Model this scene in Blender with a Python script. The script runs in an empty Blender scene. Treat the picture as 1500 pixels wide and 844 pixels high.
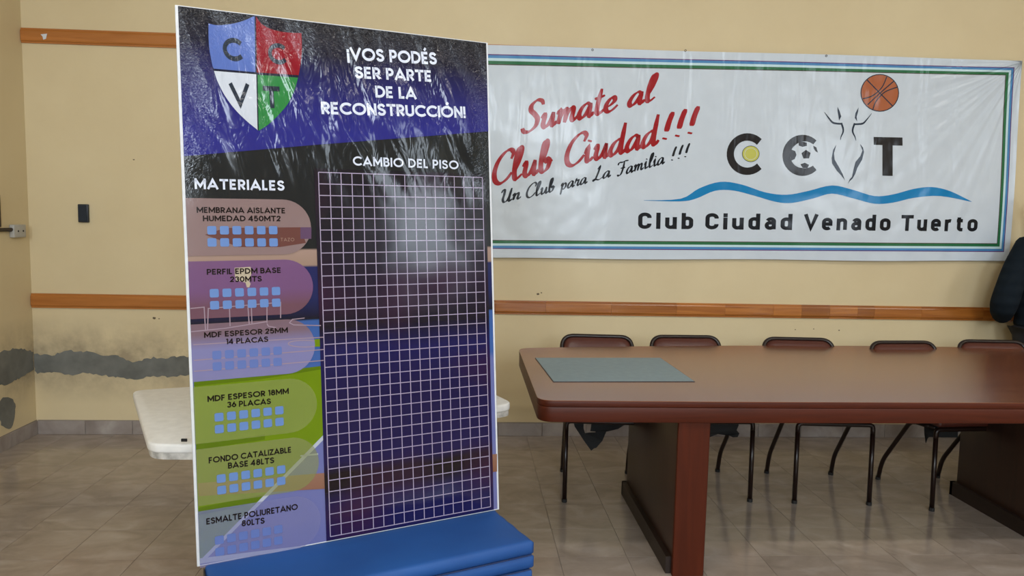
import bpy, bmesh, random
import numpy as np
from math import *
from mathutils import Vector, Matrix
from mathutils.geometry import tessellate_polygon
random.seed(7)
COL = bpy.context.scene.collection
SC = bpy.context.scene
PI = pi

# ------------------------------------------------------------------ camera
F = 1100.0                                   # focal length for a 1500 px wide frame
YAW, PITCH, ROLL = radians(3.5), radians(5.4), radians(1.24)
CAM = np.array([0, 0, 1.5])
fw = np.array([sin(YAW)*cos(PITCH), cos(YAW)*cos(PITCH), -sin(PITCH)])
r0 = np.cross(fw, [0, 0, 1]); r0 /= np.linalg.norm(r0); u0 = np.cross(r0, fw)
rt = r0*cos(ROLL)+u0*sin(ROLL); up = -r0*sin(ROLL)+u0*cos(ROLL)
cd = bpy.data.cameras.new('camera'); cam = bpy.data.objects.new('camera', cd); COL.objects.link(cam)
cd.sensor_width = 36; cd.lens = 36*F/1500; cd.clip_start = .05
M = Matrix(((rt[0], up[0], -fw[0], CAM[0]), (rt[1], up[1], -fw[1], CAM[1]), (rt[2], up[2], -fw[2], CAM[2]), (0, 0, 0, 1)))
cam.matrix_world = M
SC.camera = cam

def onp(x, y, n, d):
    r = fw+rt*(x-750)/F+up*(422-y)/F
    t = (d-CAM@n)/(r@n); return CAM+r*t
def WY(x, y, d): return onp(x, y, np.array([0, 1., 0]), d)
def WZ(x, y, d): return onp(x, y, np.array([0, 0, 1.]), d)
def WX(x, y, d): return onp(x, y, np.array([1., 0, 0]), d)

# ------------------------------------------------------------------ world, lights, exposure
w = bpy.data.worlds.new('world'); SC.world = w; w.use_nodes = True
w.node_tree.nodes['Background'].inputs[0].default_value = (.62, .72, .9, 1)
w.node_tree.nodes['Background'].inputs[1].default_value = .6
SC.view_settings.view_transform = 'Standard'; SC.view_settings.look = 'None'
SC.view_settings.exposure = 0.42; SC.view_settings.gamma = 1
SC.view_settings.use_curve_mapping = False
def area(name, loc, rot, sx, sy, power, col):
    l = bpy.data.lights.new(name, 'AREA'); l.shape = 'RECTANGLE'; l.size = sx; l.size_y = sy
    l.energy = power; l.color = col
    o = bpy.data.objects.new(name, l); COL.objects.link(o); o.location = loc; o.rotation_euler = rot
    return o
# daylight through the three windows of the wall behind the camera, and ceiling tubes
FRONT_Y = -4.6; CEIL = 4.2; LEFT_X = -2.83; RIGHT_X = 8.2; BACK_Y = 5.05
WINS = [(-1.4, 1.3), (1.5, 1.5), (6.75, 1.4)]
for i, (wx, ww) in enumerate(WINS):
    area('window_light', (wx, FRONT_Y+.12, 2.85), (radians(90), 0, 0), ww, 1.7, (110, 125, 58)[i], (.80, .90, 1))
for (lx, ly) in [(-.6, 1.2), (2.6, 1.2), (5.8, 1.2), (1, -2.2), (4.2, -2.2)]:
    area('tube_light', (lx, ly, CEIL-.13), (0, 0, 0), 1.2, .16, 24, (1, .95, .88))

# ------------------------------------------------------------------ material helpers
class NT:
    def __init__(s, name):
        s.m = bpy.data.materials.new(name); s.m.use_nodes = True; s.t = s.m.node_tree
        s.b = s.t.nodes['Principled BSDF']
    def n(s, typ, ins=None, **kw):
        nd = s.t.nodes.new(typ)
        for k, v in kw.items(): setattr(nd, k, v)
        for k, v in (ins or {}).items():
            if hasattr(v, 'is_output'): s.t.links.new(v, nd.inputs[k])
            else: nd.inputs[k].default_value = v
        return nd
    def l(s, a, k): s.t.links.new(a, s.b.inputs[k])
    def ramp(s, fac, stops, interp='LINEAR'):
        r = s.n('ShaderNodeValToRGB', {0: fac}); e = r.color_ramp; e.interpolation = interp
        while len(e.elements) < len(stops): e.elements.new(.5)
        for q, (p, c) in zip(e.elements, stops): q.position = p; q.color = (*c, 1) if len(c) == 3 else c
        return r.outputs[0]
    def mix(s, f, a, b, mode='MIX'):
        m = s.n('ShaderNodeMix', data_type='RGBA', blend_type=mode)
        for k, v in ((0, f), (6, a), (7, b)):
            if hasattr(v, 'is_output'): s.t.links.new(v, m.inputs[k])
            else: m.inputs[k].default_value = v if k == 0 else (*v[:3], 1)
        return m.outputs[2]
    def math(s, op, a, b=0.0, c=0.0, clamp=False):
        m = s.n('ShaderNodeMath', {0: a, 1: b, 2: c}, operation=op, use_clamp=clamp); return m.outputs[0]
def srgb(r, g, b):
    f = lambda c: (c/255/12.92 if c <= 10 else ((c/255+.055)/1.055)**2.4)
    return (f(r), f(g), f(b))
def flat(name, c, rough=.5, metal=0, noise=.06, scale=30, bump=0, coat=0, spec=.5):
    k = NT(name); tc = k.n('ShaderNodeTexCoord')
    nz = k.n('ShaderNodeTexNoise', {'Vector': tc.outputs['Object'], 'Scale': scale, 'Detail': 4})
    a = tuple(x*(1-noise) for x in c); b = tuple(min(1, x*(1+noise)) for x in c)
    k.l(k.ramp(nz.outputs[0], [(.3, a), (.7, b)]), 'Base Color')
    k.b.inputs['Roughness'].default_value = rough; k.b.inputs['Metallic'].default_value = metal
    k.b.inputs['Specular IOR Level'].default_value = spec
    k.b.inputs['Coat Weight'].default_value = coat
    if bump:
        bp = k.n('ShaderNodeBump', {'Height': nz.outputs[0], 'Strength': bump, 'Distance': .004}); k.l(bp.outputs[0], 'Normal')
    return k.m

# ------------------------------------------------------------------ mesh helpers
def obj(name, verts, faces, m, parent=None, smooth=False, kind=None, label=None):
    me = bpy.data.meshes.new(name); me.from_pydata([tuple(map(float, v)) for v in verts], [], faces); me.update()
    if smooth: me.polygons.foreach_set('use_smooth', [True]*len(me.polygons))
    me.materials.append(m); o = bpy.data.objects.new(name, me); COL.objects.link(o); o.parent = parent
    if kind: o['kind'] = kind
    if label: o['label'] = label
    return o
def thing(name, label, cat, loc=(0, 0, 0), rz=0, group=None):
    o = bpy.data.objects.new(name, None); COL.objects.link(o); o.location = loc; o.rotation_euler = (0, 0, rz)
    o['label'] = label; o['category'] = cat
    if group: o['group'] = group
    return o
class MB:
    def __init__(s): s.v = []; s.f = []
    def add(s, v, f):
        k = len(s.v); s.v += [tuple(p) for p in v]; s.f += [tuple(i+k for i in q) for q in f]; return s
    def box(s, x0, x1, y0, y1, z0, z1):
        return s.add([(x, y, z) for x in (x0, x1) for y in (y0, y1) for z in (z0, z1)],
                     [(0, 1, 3, 2), (4, 6, 7, 5), (0, 4, 5, 1), (2, 3, 7, 6), (0, 2, 6, 4), (1, 5, 7, 3)])
    def prism(s, poly, z0, z1):
        n = len(poly); v = [(x, y, z0) for x, y in poly]+[(x, y, z1) for x, y in poly]
        return s.add(v, [tuple(range(n))[::-1], tuple(range(n, 2*n))]+[(i, (i+1) % n, n+(i+1) % n, n+i) for i in range(n)])
    def tube(s, pts, r, seg=10, closed=False, caps=True):
        P = [Vector(p) for p in pts]; n = len(P); R = r if isinstance(r, (list, tuple)) else [r]*n
        V = []; prev = None
        for i, p in enumerate(P):
            a = P[i-1] if (i or closed) else p; b = P[(i+1) % n] if (i < n-1 or closed) else p
            t = (b-a).normalized()
            if prev is None:
                ref = Vector((0, 0, 1)) if abs(t.z) < .9 else Vector((1, 0, 0)); nx = t.cross(ref).normalized()
            else: nx = (prev-t*prev.dot(t)).normalized()
            prev = nx; ny = t.cross(nx)
            V += [p+(nx*cos(2*PI*k/seg)+ny*sin(2*PI*k/seg))*R[i] for k in range(seg)]
        Fc = []
        for i in range(n if closed else n-1):
            a = i*seg; b = ((i+1) % n)*seg
            for k in range(seg): Fc.append((a+k, a+(k+1) % seg, b+(k+1) % seg, b+k))
        if not closed and caps: Fc += [tuple(range(seg))[::-1], tuple(range((n-1)*seg, n*seg))]
        return s.add(V, Fc)
    def build(s, name, m, parent=None, **kw): return obj(name, s.v, s.f, m, parent, **kw)
def rbox(name, x0, x1, y0, y1, z0, z1, m, parent, r=.01, seg=3, **kw):
    o = MB().box(x0, x1, y0, y1, z0, z1).build(name, m, parent, **kw); bevel(o, r, seg); return o
def bevel(o, r, seg=2):
    bm = bmesh.new(); bm.from_mesh(o.data); bmesh.ops.recalc_face_normals(bm, faces=bm.faces)
    bmesh.ops.bevel(bm, geom=[e for e in bm.edges if e.calc_face_angle(0) > .5], offset=r, segments=seg, affect='EDGES', profile=.5)
    bm.to_mesh(o.data); bm.free()
    o.data.polygons.foreach_set('use_smooth', [True]*len(o.data.polygons))
    o.data.set_sharp_from_angle(angle=radians(40))
def fillet(pts, r, n=6, closed=False):
    P = [Vector(p) for p in pts]; out = []; N = len(P)
    for i, p in enumerate(P):
        if not closed and i in (0, N-1): out.append(p); continue
        a = P[i-1]; b = P[(i+1) % N]; da = (a-p); db = (b-p)
        rr = min(r, da.length*.49, db.length*.49); s = p+da.normalized()*rr; e = p+db.normalized()*rr
        for k in range(n+1):
            t = k/n; out.append(s*(1-t)**2+p*2*t*(1-t)+e*t*t)
    return out

# ------------------------------------------------------------------ materials
def wood_mat(name, dark, light, rough=.35, axis='X', scale=1., rnd=False, coat=.0, spec=.5):
    k = NT(name); tc = k.n('ShaderNodeTexCoord'); sc = {'X': (.8, 14, 14), 'Y': (14, .8, 14), 'Z': (14, 14, .8)}[axis]
    vec = tc.outputs['Object']
    if rnd:
        oi = k.n('ShaderNodeObjectInfo'); vec = k.n('ShaderNodeVectorMath', {0: vec, 1: k.n('ShaderNodeCombineXYZ', {0: k.math('MULTIPLY', oi.outputs['Random'], 37), 1: oi.outputs['Random'], 2: 0.}).outputs[0]}, operation='ADD').outputs[0]
    mp = k.n('ShaderNodeMapping', {'Vector': vec, 'Scale': tuple(s*scale for s in sc)})
    nz = k.n('ShaderNodeTexNoise', {'Vector': mp.outputs[0], 'Scale': 1.6, 'Detail': 6, 'Roughness': .6, 'Distortion': 1.2})
    c = k.ramp(nz.outputs[0], [(.3, dark), (.7, light)])
    if rnd: c = k.mix(k.math('MULTIPLY', oi.outputs['Random'], .55), c, tuple(x*.55 for x in dark))
    k.l(c, 'Base Color'); k.b.inputs['Roughness'].default_value = rough; k.b.inputs['Coat Weight'].default_value = coat
    k.b.inputs['Coat Roughness'].default_value = .2; k.b.inputs['Specular IOR Level'].default_value = spec
    bp = k.n('ShaderNodeBump', {'Height': nz.outputs[0], 'Strength': .08, 'Distance': .002}); k.l(bp.outputs[0], 'Normal')
    return k.m

def wall_mat(name, zdamp):
    k = NT(name); g = k.n('ShaderNodeNewGeometry'); p = g.outputs['Position']
    n1 = k.n('ShaderNodeTexNoise', {'Vector': p, 'Scale': 1.3, 'Detail': 5, 'Roughness': .6})
    n2 = k.n('ShaderNodeTexNoise', {'Vector': p, 'Scale': 60., 'Detail': 3})
    n3 = k.n('ShaderNodeTexNoise', {'Vector': p, 'Scale': 4.5, 'Detail': 6, 'Roughness': .65})
    base = k.ramp(n1.outputs[0], [(.3, (.645, .53, .325)), (.7, (.70, .59, .375))])
    sx = k.n('ShaderNodeSeparateXYZ', {0: p})
    # grey-brown damp halo around the peeled band: a height band broken up by noise, only at the left end
    dz = k.math('ABSOLUTE', k.math('SUBTRACT', sx.outputs[2], zdamp))
    hz = k.math('SUBTRACT', 1.0, k.math('DIVIDE', dz, .30), clamp=True)
    lx = k.math('SUBTRACT', 1.0, k.math('MULTIPLY', k.math('ADD', sx.outputs[0], 1.9), 1.2), clamp=True)
    f = k.math('MULTIPLY', k.math('MULTIPLY', hz, lx), k.math('SUBTRACT', k.math('MULTIPLY', n3.outputs[0], 4.2), 1.35), clamp=True)
    c = k.mix(k.math('MULTIPLY', f, .75), base, (.27, .215, .145))
    k.l(c, 'Base Color'); k.b.inputs['Roughness'].default_value = .55; k.b.inputs['Specular IOR Level'].default_value = .3
    bp = k.n('ShaderNodeBump', {'Height': k.math('ADD', k.math('MULTIPLY', n2.outputs[0], .15), n3.outputs[0]), 'Strength': .12, 'Distance': .01}); k.l(bp.outputs[0], 'Normal')
    return k.m
def tile_mat(name, c1, c2, c3, rough):
    k = NT(name); g = k.n('ShaderNodeNewGeometry'); oi = k.n('ShaderNodeObjectInfo')
    off = k.n('ShaderNodeCombineXYZ', {0: k.math('MULTIPLY', oi.outputs['Random'], 9), 1: k.math('MULTIPLY', oi.outputs['Random'], 5), 2: 0.})
    p = k.n('ShaderNodeVectorMath', {0: g.outputs['Position'], 1: off.outputs[0]}, operation='ADD').outputs[0]
    mp = k.n('ShaderNodeMapping', {'Vector': p, 'Scale': (1, 1.6, 1), 'Rotation': (0, 0, .6)})
    n1 = k.n('ShaderNodeTexNoise', {'Vector': mp.outputs[0], 'Scale': 4.5, 'Detail': 5, 'Roughness': .5, 'Distortion': .9})
    n2 = k.n('ShaderNodeTexNoise', {'Vector': p, 'Scale': 16, 'Detail': 4, 'Distortion': 2})
    c = k.ramp(n1.outputs[0], [(.28, c1), (.5, c2), (.72, c3)])
    c = k.mix(k.math('MULTIPLY', n2.outputs[0], .22), c, tuple(x*.55 for x in c1))
    k.l(c, 'Base Color')
    k.l(k.math('ADD', rough, k.math('MULTIPLY', n2.outputs[0], .10)), 'Roughness')
    k.b.inputs['IOR'].default_value = 1.55
    return k.m
M_wall = wall_mat('cream_wall_paint', .50)
M_tile = tile_mat('marbled_floor_tile', (.275, .222, .182), (.345, .286, .24), (.425, .366, .32), .10)
M_skirt = tile_mat('marbled_skirting_tile', (.23, .19, .17), (.33, .285, .26), (.43, .385, .36), .3)
M_grout = flat('floor_grout', (.27, .23, .20), .8)
M_ceil = flat('ceiling_paint', (.72, .70, .64), .9)
M_cement = flat('bare_cement', srgb(112, 113, 108), .9, noise=.22, scale=9, bump=.5)
M_rail = wood_mat('varnished_pine', srgb(146, 80, 26), srgb(196, 126, 56), .3, 'X', rnd=True, coat=.3)
M_railL = wood_mat('varnished_pine_plain', srgb(160, 96, 38), srgb(186, 118, 54), .35, 'X', coat=.2)
M_table = wood_mat('cherry_table_laminate', srgb(108, 60, 38), srgb(128, 76, 50), .24, 'X', .7, coat=.5)
M_edge = wood_mat('cherry_table_edge', srgb(58, 20, 7), srgb(80, 30, 11), .45, 'X', spec=.25)
M_ped = wood_mat('cherry_pedestal', srgb(62, 22, 7), srgb(80, 31, 12), .5, 'Z', spec=.2)
M_pedside = wood_mat('brown_pedestal_side', srgb(46, 29, 22), srgb(60, 38, 28), .35, 'Z')
M_plinth = flat('dark_plinth', srgb(36, 22, 16), .5)
M_frame = flat('dark_brown_tube', srgb(30, 17, 13), .30, metal=0, coat=0, spec=.4)
M_vinyl = flat('brown_vinyl', srgb(78, 38, 30), .36, bump=.15, scale=60)
M_black = flat('black_cloth', (.006, .006, .006), .8)
M_rubber = flat('black_rubber', (.012, .012, .012), .7)
M_white = flat('white_plastic', (.76, .765, .76), .4)
M_foam = flat('white_foam_board', (.62, .65, .70), .6)
M_bluepad = flat('grey_blue_desk_pad', srgb(118, 138, 146), .45)
M_plate = flat('light_grey_plastic', (.42, .41, .38), .5)
M_navy = flat('dark_navy_plastic', (.012, .018, .03), .35)

# ------------------------------------------------------------------ room shell
def struct(name, mb, m, parent=None):
    o = mb.build(name, m, parent)
    if parent is None: o['kind'] = 'structure'
    return o
floor = struct('floor', MB().box(LEFT_X-.15, RIGHT_X+.15, FRONT_Y-.15, BACK_Y+.15, -.12, -.0035), M_grout)
struct('ceiling', MB().box(LEFT_X-.15, RIGHT_X+.15, FRONT_Y-.15, BACK_Y+.15, CEIL, CEIL+.12), M_ceil)
wall_back = struct('wall_back', MB().box(LEFT_X-.15, RIGHT_X+.15, BACK_Y, BACK_Y+.15, -.0035, CEIL), M_wall)
wall_left = struct('wall_left', MB().box(LEFT_X-.15, LEFT_X, FRONT_Y-.15, BACK_Y, -.0035, CEIL), M_wall)
struct('wall_right', MB().box(RIGHT_X, RIGHT_X+.15, FRONT_Y-.15, BACK_Y, -.0035, CEIL), M_wall)
mb = MB(); xs = [LEFT_X]
Z0, Z1 = 2.0, 3.7
for wx, ww in WINS: mb.box(xs[-1], wx-ww/2, FRONT_Y-.15, FRONT_Y, -.0035, CEIL); xs.append(wx+ww/2)
mb.box(xs[-1], RIGHT_X, FRONT_Y-.15, FRONT_Y, -.0035, CEIL)
for wx, ww in WINS:
    mb.box(wx-ww/2, wx+ww/2, FRONT_Y-.15, FRONT_Y, -.0035, Z0); mb.box(wx-ww/2, wx+ww/2, FRONT_Y-.15, FRONT_Y, Z1, CEIL)
struct('wall_front', mb, M_wall)
M_wframe = flat('white_window_paint', (.7, .7, .68), .4)
kg = NT('window_glass'); kg.b.inputs['Transmission Weight'].default_value = 1; kg.b.inputs['Roughness'].default_value = .02
for i, (wx, ww) in enumerate(WINS):
    a, b = wx-ww/2, wx+ww/2
    f = MB()
    for q in (a, wx-.025, b-.05): f.box(q, q+.05, FRONT_Y-.09, FRONT_Y-.04, Z0, Z1)
    f.box(a, b, FRONT_Y-.09, FRONT_Y-.04, Z0, Z0+.05).box(a, b, FRONT_Y-.09, FRONT_Y-.04, Z1-.05, Z1)
    fo = struct('window_%d' % (i+1), f, M_wframe)
    MB().box(a+.05, b-.05, FRONT_Y-.068, FRONT_Y-.062, Z0+.05, Z1-.05).build('pane', kg.m, fo)
# ceiling tube lamps
kt = NT('lamp_tube_glow'); kt.b.inputs['Emission Color'].default_value = (1, .95, .86, 1); kt.b.inputs['Emission Strength'].default_value = 3
for (lx, ly) in [(-.6, 1.2), (2.6, 1.2), (5.8, 1.2), (1, -2.2), (4.2, -2.2)]:
    t = thing('ceiling_lamp', 'white batten lamp with bare tubes fixed under the hall ceiling', 'lamp', (lx, ly, CEIL), 0, 'ceiling batten lamps')
    MB().box(-.62, .62, -.07, .07, -.055, 0).build('housing', M_wframe, t)
    for s in (-.035, .035): MB().tube([(-.59, s, -.075), (.59, s, -.075)], .013).build('tube', kt.m, t)

# floor tiles: those the camera sees are pieces, the rest one joined layer
T = .305; GX, GY = .43, 3.19; g = .0010
def pj(p):
    d = np.array(p, float)-CAM; z = d@fw
    return (750+F*(d@rt)/z, 422-F*(d@up)/z) if z > .1 else (1e9, 1e9)
tv, tf = MB().box(g, T-g, g, T-g, -.0035, 0).v, MB().box(g, T-g, g, T-g, -.0035, 0).f
tme = bpy.data.meshes.new('floor_tile'); tme.from_pydata(tv, [], tf); tme.materials.append(M_tile)
rest = MB()
for i in range(-12, 27):
    for j in range(-27, 7):
        x = GX+T*i; y = GY+T*j; x1 = min(x+T, RIGHT_X); y1 = min(y+T, BACK_Y); x0 = max(x, LEFT_X); y0 = max(y, FRONT_Y)
        if x1-x0 < .02 or y1-y0 < .02: continue
        vis = any(-8 < u < 1508 and v < 852 for u, v in [pj((x+a*T, y+b*T, 0)) for a in (0, 1) for b in (0, 1)])
        if not vis: rest.box(x0+g, x1-g, y0+g, y1-g, -.0035, 0); continue
        if x0 == x and x1 == x+T and y0 == y and y1 == y+T:
            o = bpy.data.objects.new('floor_tile', tme); COL.objects.link(o); o.location = (x, y, 0); o.parent = floor
        else:
            o = MB().box(g, x1-x0-g, g, y1-y0-g, -.0035, 0).build('floor_tile', M_tile, floor); o.location = (x0, y0, 0)
rest.build('floor_tiling', M_tile, floor, kind='stuff')

# skirting tiles
def skirting(name, along, fixed, lo, hi, side):
    root = None; base = MB()
    if along == 'x': base.box(lo, hi, fixed-.004, fixed, 0, .094)
    else: base.box(fixed, fixed+.004, lo, hi, 0, .094)
    root = struct(name, base, M_grout)
    p = lo
    while p < hi-.02:
        q = min(p+.305, hi); mb = MB()
        if along == 'x': mb.box(p+.001, q-.001, fixed-.012, fixed-.004, 0, .092+random.uniform(-.002, .002))
        else: mb.box(fixed+.004, fixed+.012, p+.001, q-.001, 0, .092+random.uniform(-.002, .002))
        o = mb.build('skirting_tile', M_skirt, root); bevel(o, .0015, 1); p = q
skirting('baseboard_back', 'x', BACK_Y, LEFT_X+.012, 4.6, 1)
skirting('baseboard_left', 'y', LEFT_X, 2.0, BACK_Y-.0, 1)

# rails of varnished pine on the back wall (moulded profile, several boards end to end)
def rail(name, segs, z0, z1, th, m):
    root = None
    for i in range(len(segs)-1):
        a, b = segs[i]+.0005, segs[i+1]-.0005
        h = z1-z0; pr = [(0, 0), (th*.6, 0), (th*.6, h*.10), (th*.85, h*.14), (th, h*.22), (th, h*.78), (th*.85, h*.86), (th*.6, h*.90), (th*.6, h), (0, h)]
        n = len(pr); v = [(a, BACK_Y-y, z0+z) for y, z in pr]+[(b, BACK_Y-y, z0+z) for y, z in pr]
        f = [tuple(range(n))[::-1], tuple(range(n, 2*n))]+[(k, (k+1) % n, n+(k+1) % n, n+k) for k in range(n)]
        if root is None:
            root = obj(name, v, f, m); root['kind'] = 'structure'
        else: obj('rail_board', v, f, m, root)
zl0 = WY(47, 451, BACK_Y-.02)[2]; zl1 = WY(47, 430, BACK_Y-.02)[2]
zu0 = WY(32, 62, BACK_Y-.02)[2]; zu1 = WY(32, 40, BACK_Y-.02)[2]
xs = [-.9]
while xs[-1] < 4.9: xs.append(xs[-1]+random.choice([.12, .2, .34, .45]))
rail('trim_1', [LEFT_X+.002, -.9], zl0, zl1, .02, M_railL)
rail('trim_2', xs, zl0, zl1, .02, M_rail)
rail('trim_3', [LEFT_X+.002, -.2, 2.45], zu0, zu1, .02, M_railL)

# bare cement where the paint has peeled
def jag(poly, amp, step, rnd):
    out = []
    for i, p in enumerate(poly):
        q = poly[(i+1) % len(poly)]; L = hypot(q[0]-p[0], q[1]-p[1]); n = max(1, int(L/step))
        for k in range(n):
            t = k/n; out.append((p[0]+(q[0]-p[0])*t+rnd.uniform(-amp, amp), p[1]+(q[1]-p[1])*t+rnd.uniform(-amp, amp)))
    return out
def patch(name, pts, wall, parent, amp=.007, step=.018, label=None):
    rnd = random.Random(len(pts)); P = jag(pts, amp, step, rnd); n = len(P)
    if wall == 'back': A = [(x, BACK_Y, z) for x, z in P]; B = [(x, BACK_Y-.003, z) for x, z in P]
    else: A = [(LEFT_X, x, z) for x, z in P]; B = [(LEFT_X+.003, x, z) for x, z in P]
    tri = tessellate_polygon([[Vector((x, z, 0)) for x, z in P]])
    obj(name, A+B, [tuple(i+n for i in t) for t in tri]+[(i, (i+1) % n, n+(i+1) % n, n+i) for i in range(n)], M_cement, parent, label=label)
s8 = 1/1.99
top = [(103, 194), (120, 198), (160, 200), (185, 187), (200, 185), (225, 190), (260, 190), (300, 200), (350, 203), (385, 222), (420, 212), (450, 207), (490, 211), (500, 203), (553, 205), (600, 212), (680, 225)]
bot = [(680, 240), (600, 262), (553, 258), (500, 262), (430, 262), (410, 272), (370, 268), (320, 262), (290, 255), (240, 252), (200, 258), (160, 250), (110, 252), (97, 246)]
bk = [WY(x*s8, 420+y*s8, BACK_Y) for x, y in top+bot]
bk = [(max(LEFT_X+.001, p[0]), p[2]) for p in bk]; bk[0] = (LEFT_X+.001, bk[0][1]); bk[-1] = (LEFT_X+.001, bk[-1][1])
patch('exposed_cement', bk, 'back', wall_back, label='dark grey bare cement band with ragged edges')
lf = [WX(x*s8, 420+y*s8, LEFT_X) for x, y in [(96, 190), (60, 181), (30, 183), (0, 190), (-60, 185), (-60, 300), (0, 283), (20, 286), (60, 265), (96, 246)]]
patch('exposed_cement', [(min(p[1], BACK_Y-.001), p[2]) for p in lf], 'left', wall_left)
c8 = [(20+24*cos(a)*(1-.12*sin(3*a)), 368+52*sin(a)*(1+.1*cos(2*a))) for a in np.linspace(0, 2*PI, 18, endpoint=False)]
patch('exposed_cement', [(p[1], p[2]) for p in [WX(x*s8, 420+y*s8, LEFT_X) for x, y in c8]], 'left', wall_left)
M_hole = flat('dark_chip', (.12, .09, .06), .9)
for (x, y, r) in [(788, 431, .010), (793, 429, .006), (1165, 483, .005), (1192, 482, .005), (1229, 484, .006), (226, 466, .011), (233, 467, .005), (196, 234, .006)]:
    p = WY(x, y, BACK_Y); P = [(p[0]+r*cos(a)*random.uniform(.7, 1.3), p[2]+.7*r*sin(a)*random.uniform(.7, 1.2)) for a in np.linspace(0, 2*PI, 9, endpoint=False)]
    obj('paint_chip', [(x_, BACK_Y-.0008, z_) for x_, z_ in P], [tuple(range(9))], M_hole, wall_back)
p = WY(64.5, 54, BACK_Y-.02)
obj('paper_scrap', [(p[0]+a, BACK_Y-.0212, p[2]+b) for a, b in [(-.02, .015), (.02, .02), (.012, -.012), (-.005, -.018), (-.008, 0)]], [(0, 1, 2, 3, 4)], M_foam, bpy.data.objects['trim_3'])

# small fixtures
a = WY(113.5, 299, BACK_Y-.02); b = WY(129.5, 326, BACK_Y-.02)
t = thing('wall_box', 'small dark navy rectangular box mounted on the cream wall between the two wooden rails', 'wall box', (a[0], BACK_Y, b[2]))
W_, H_ = b[0]-a[0], a[2]-b[2]
rbox('casing', 0, W_, -.022, 0, 0, H_, M_navy, t, .005)
rbox('face_plate', .006, W_-.006, -.026, -.0215, .008, H_-.008, M_navy, t, .0015, 1)
a = WX(21, 343, LEFT_X+.03); b = WX(38, 329, LEFT_X+.03)
t = thing('cable_socket_box', 'pale grey socket box on the left wall with short grey cable conduit', 'socket', (LEFT_X, a[1], b[2]-.05))
rbox('casing', 0, .03, 0, b[1]-a[1], -.03, .05, M_plate, t, .004)
for yy in (.12, .27):
    MB().tube([(.03, yy*(b[1]-a[1])/.36, .01), (.032, yy*(b[1]-a[1])/.36, .01)], .006).build('socket_hole', M_rubber, t)
MB().tube([(.012, -.75, .015), (.012, -.2, .02), (.012, .01, .02)], .012).build('conduit', M_plinth, t)
a = WX(2.5, 335, LEFT_X+.02); b = WX(2.0, 288, LEFT_X+.02)
t = thing('wall_board', 'dark brown board hanging on the left wall at the frame edge', 'board', (LEFT_X, a[1]-.62, a[2]+.01))
rbox('panel', 0, .02, 0, .62, 0, b[2]-a[2], M_plinth, t, .003)
rbox('inner_face', .02, .022, .02, .6, .02, b[2]-a[2]-.02, M_navy, t, .001, 1)

# ================================================================== lettering: stroke alphabets drawn in code
def arc(cx, cy, rx, ry, a0, a1, n=None):
    n = n or max(4, int(abs(a1-a0)/12)); return [(cx+rx*cos(radians(a0+(a1-a0)*k/n)), cy+ry*sin(radians(a0+(a1-a0)*k/n))) for k in range(n+1)]
def spl(P, n=6):
    out = []; N = len(P)
    for i in range(N-1):
        a = P[max(0, i-1)]; b = P[i]; c = P[i+1]; d = P[min(N-1, i+2)]
        for k in range(n):
            t = k/n; t2 = t*t; t3 = t2*t
            out.append(tuple(.5*((2*b[j])+(-a[j]+c[j])*t+(2*a[j]-5*b[j]+4*c[j]-d[j])*t2+(-a[j]+3*b[j]-3*c[j]+d[j])*t3) for j in (0, 1)))
    out.append(P[-1]); return out
E_ = 'e'  # marks a stroke whose ends are extended by half the pen
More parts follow.
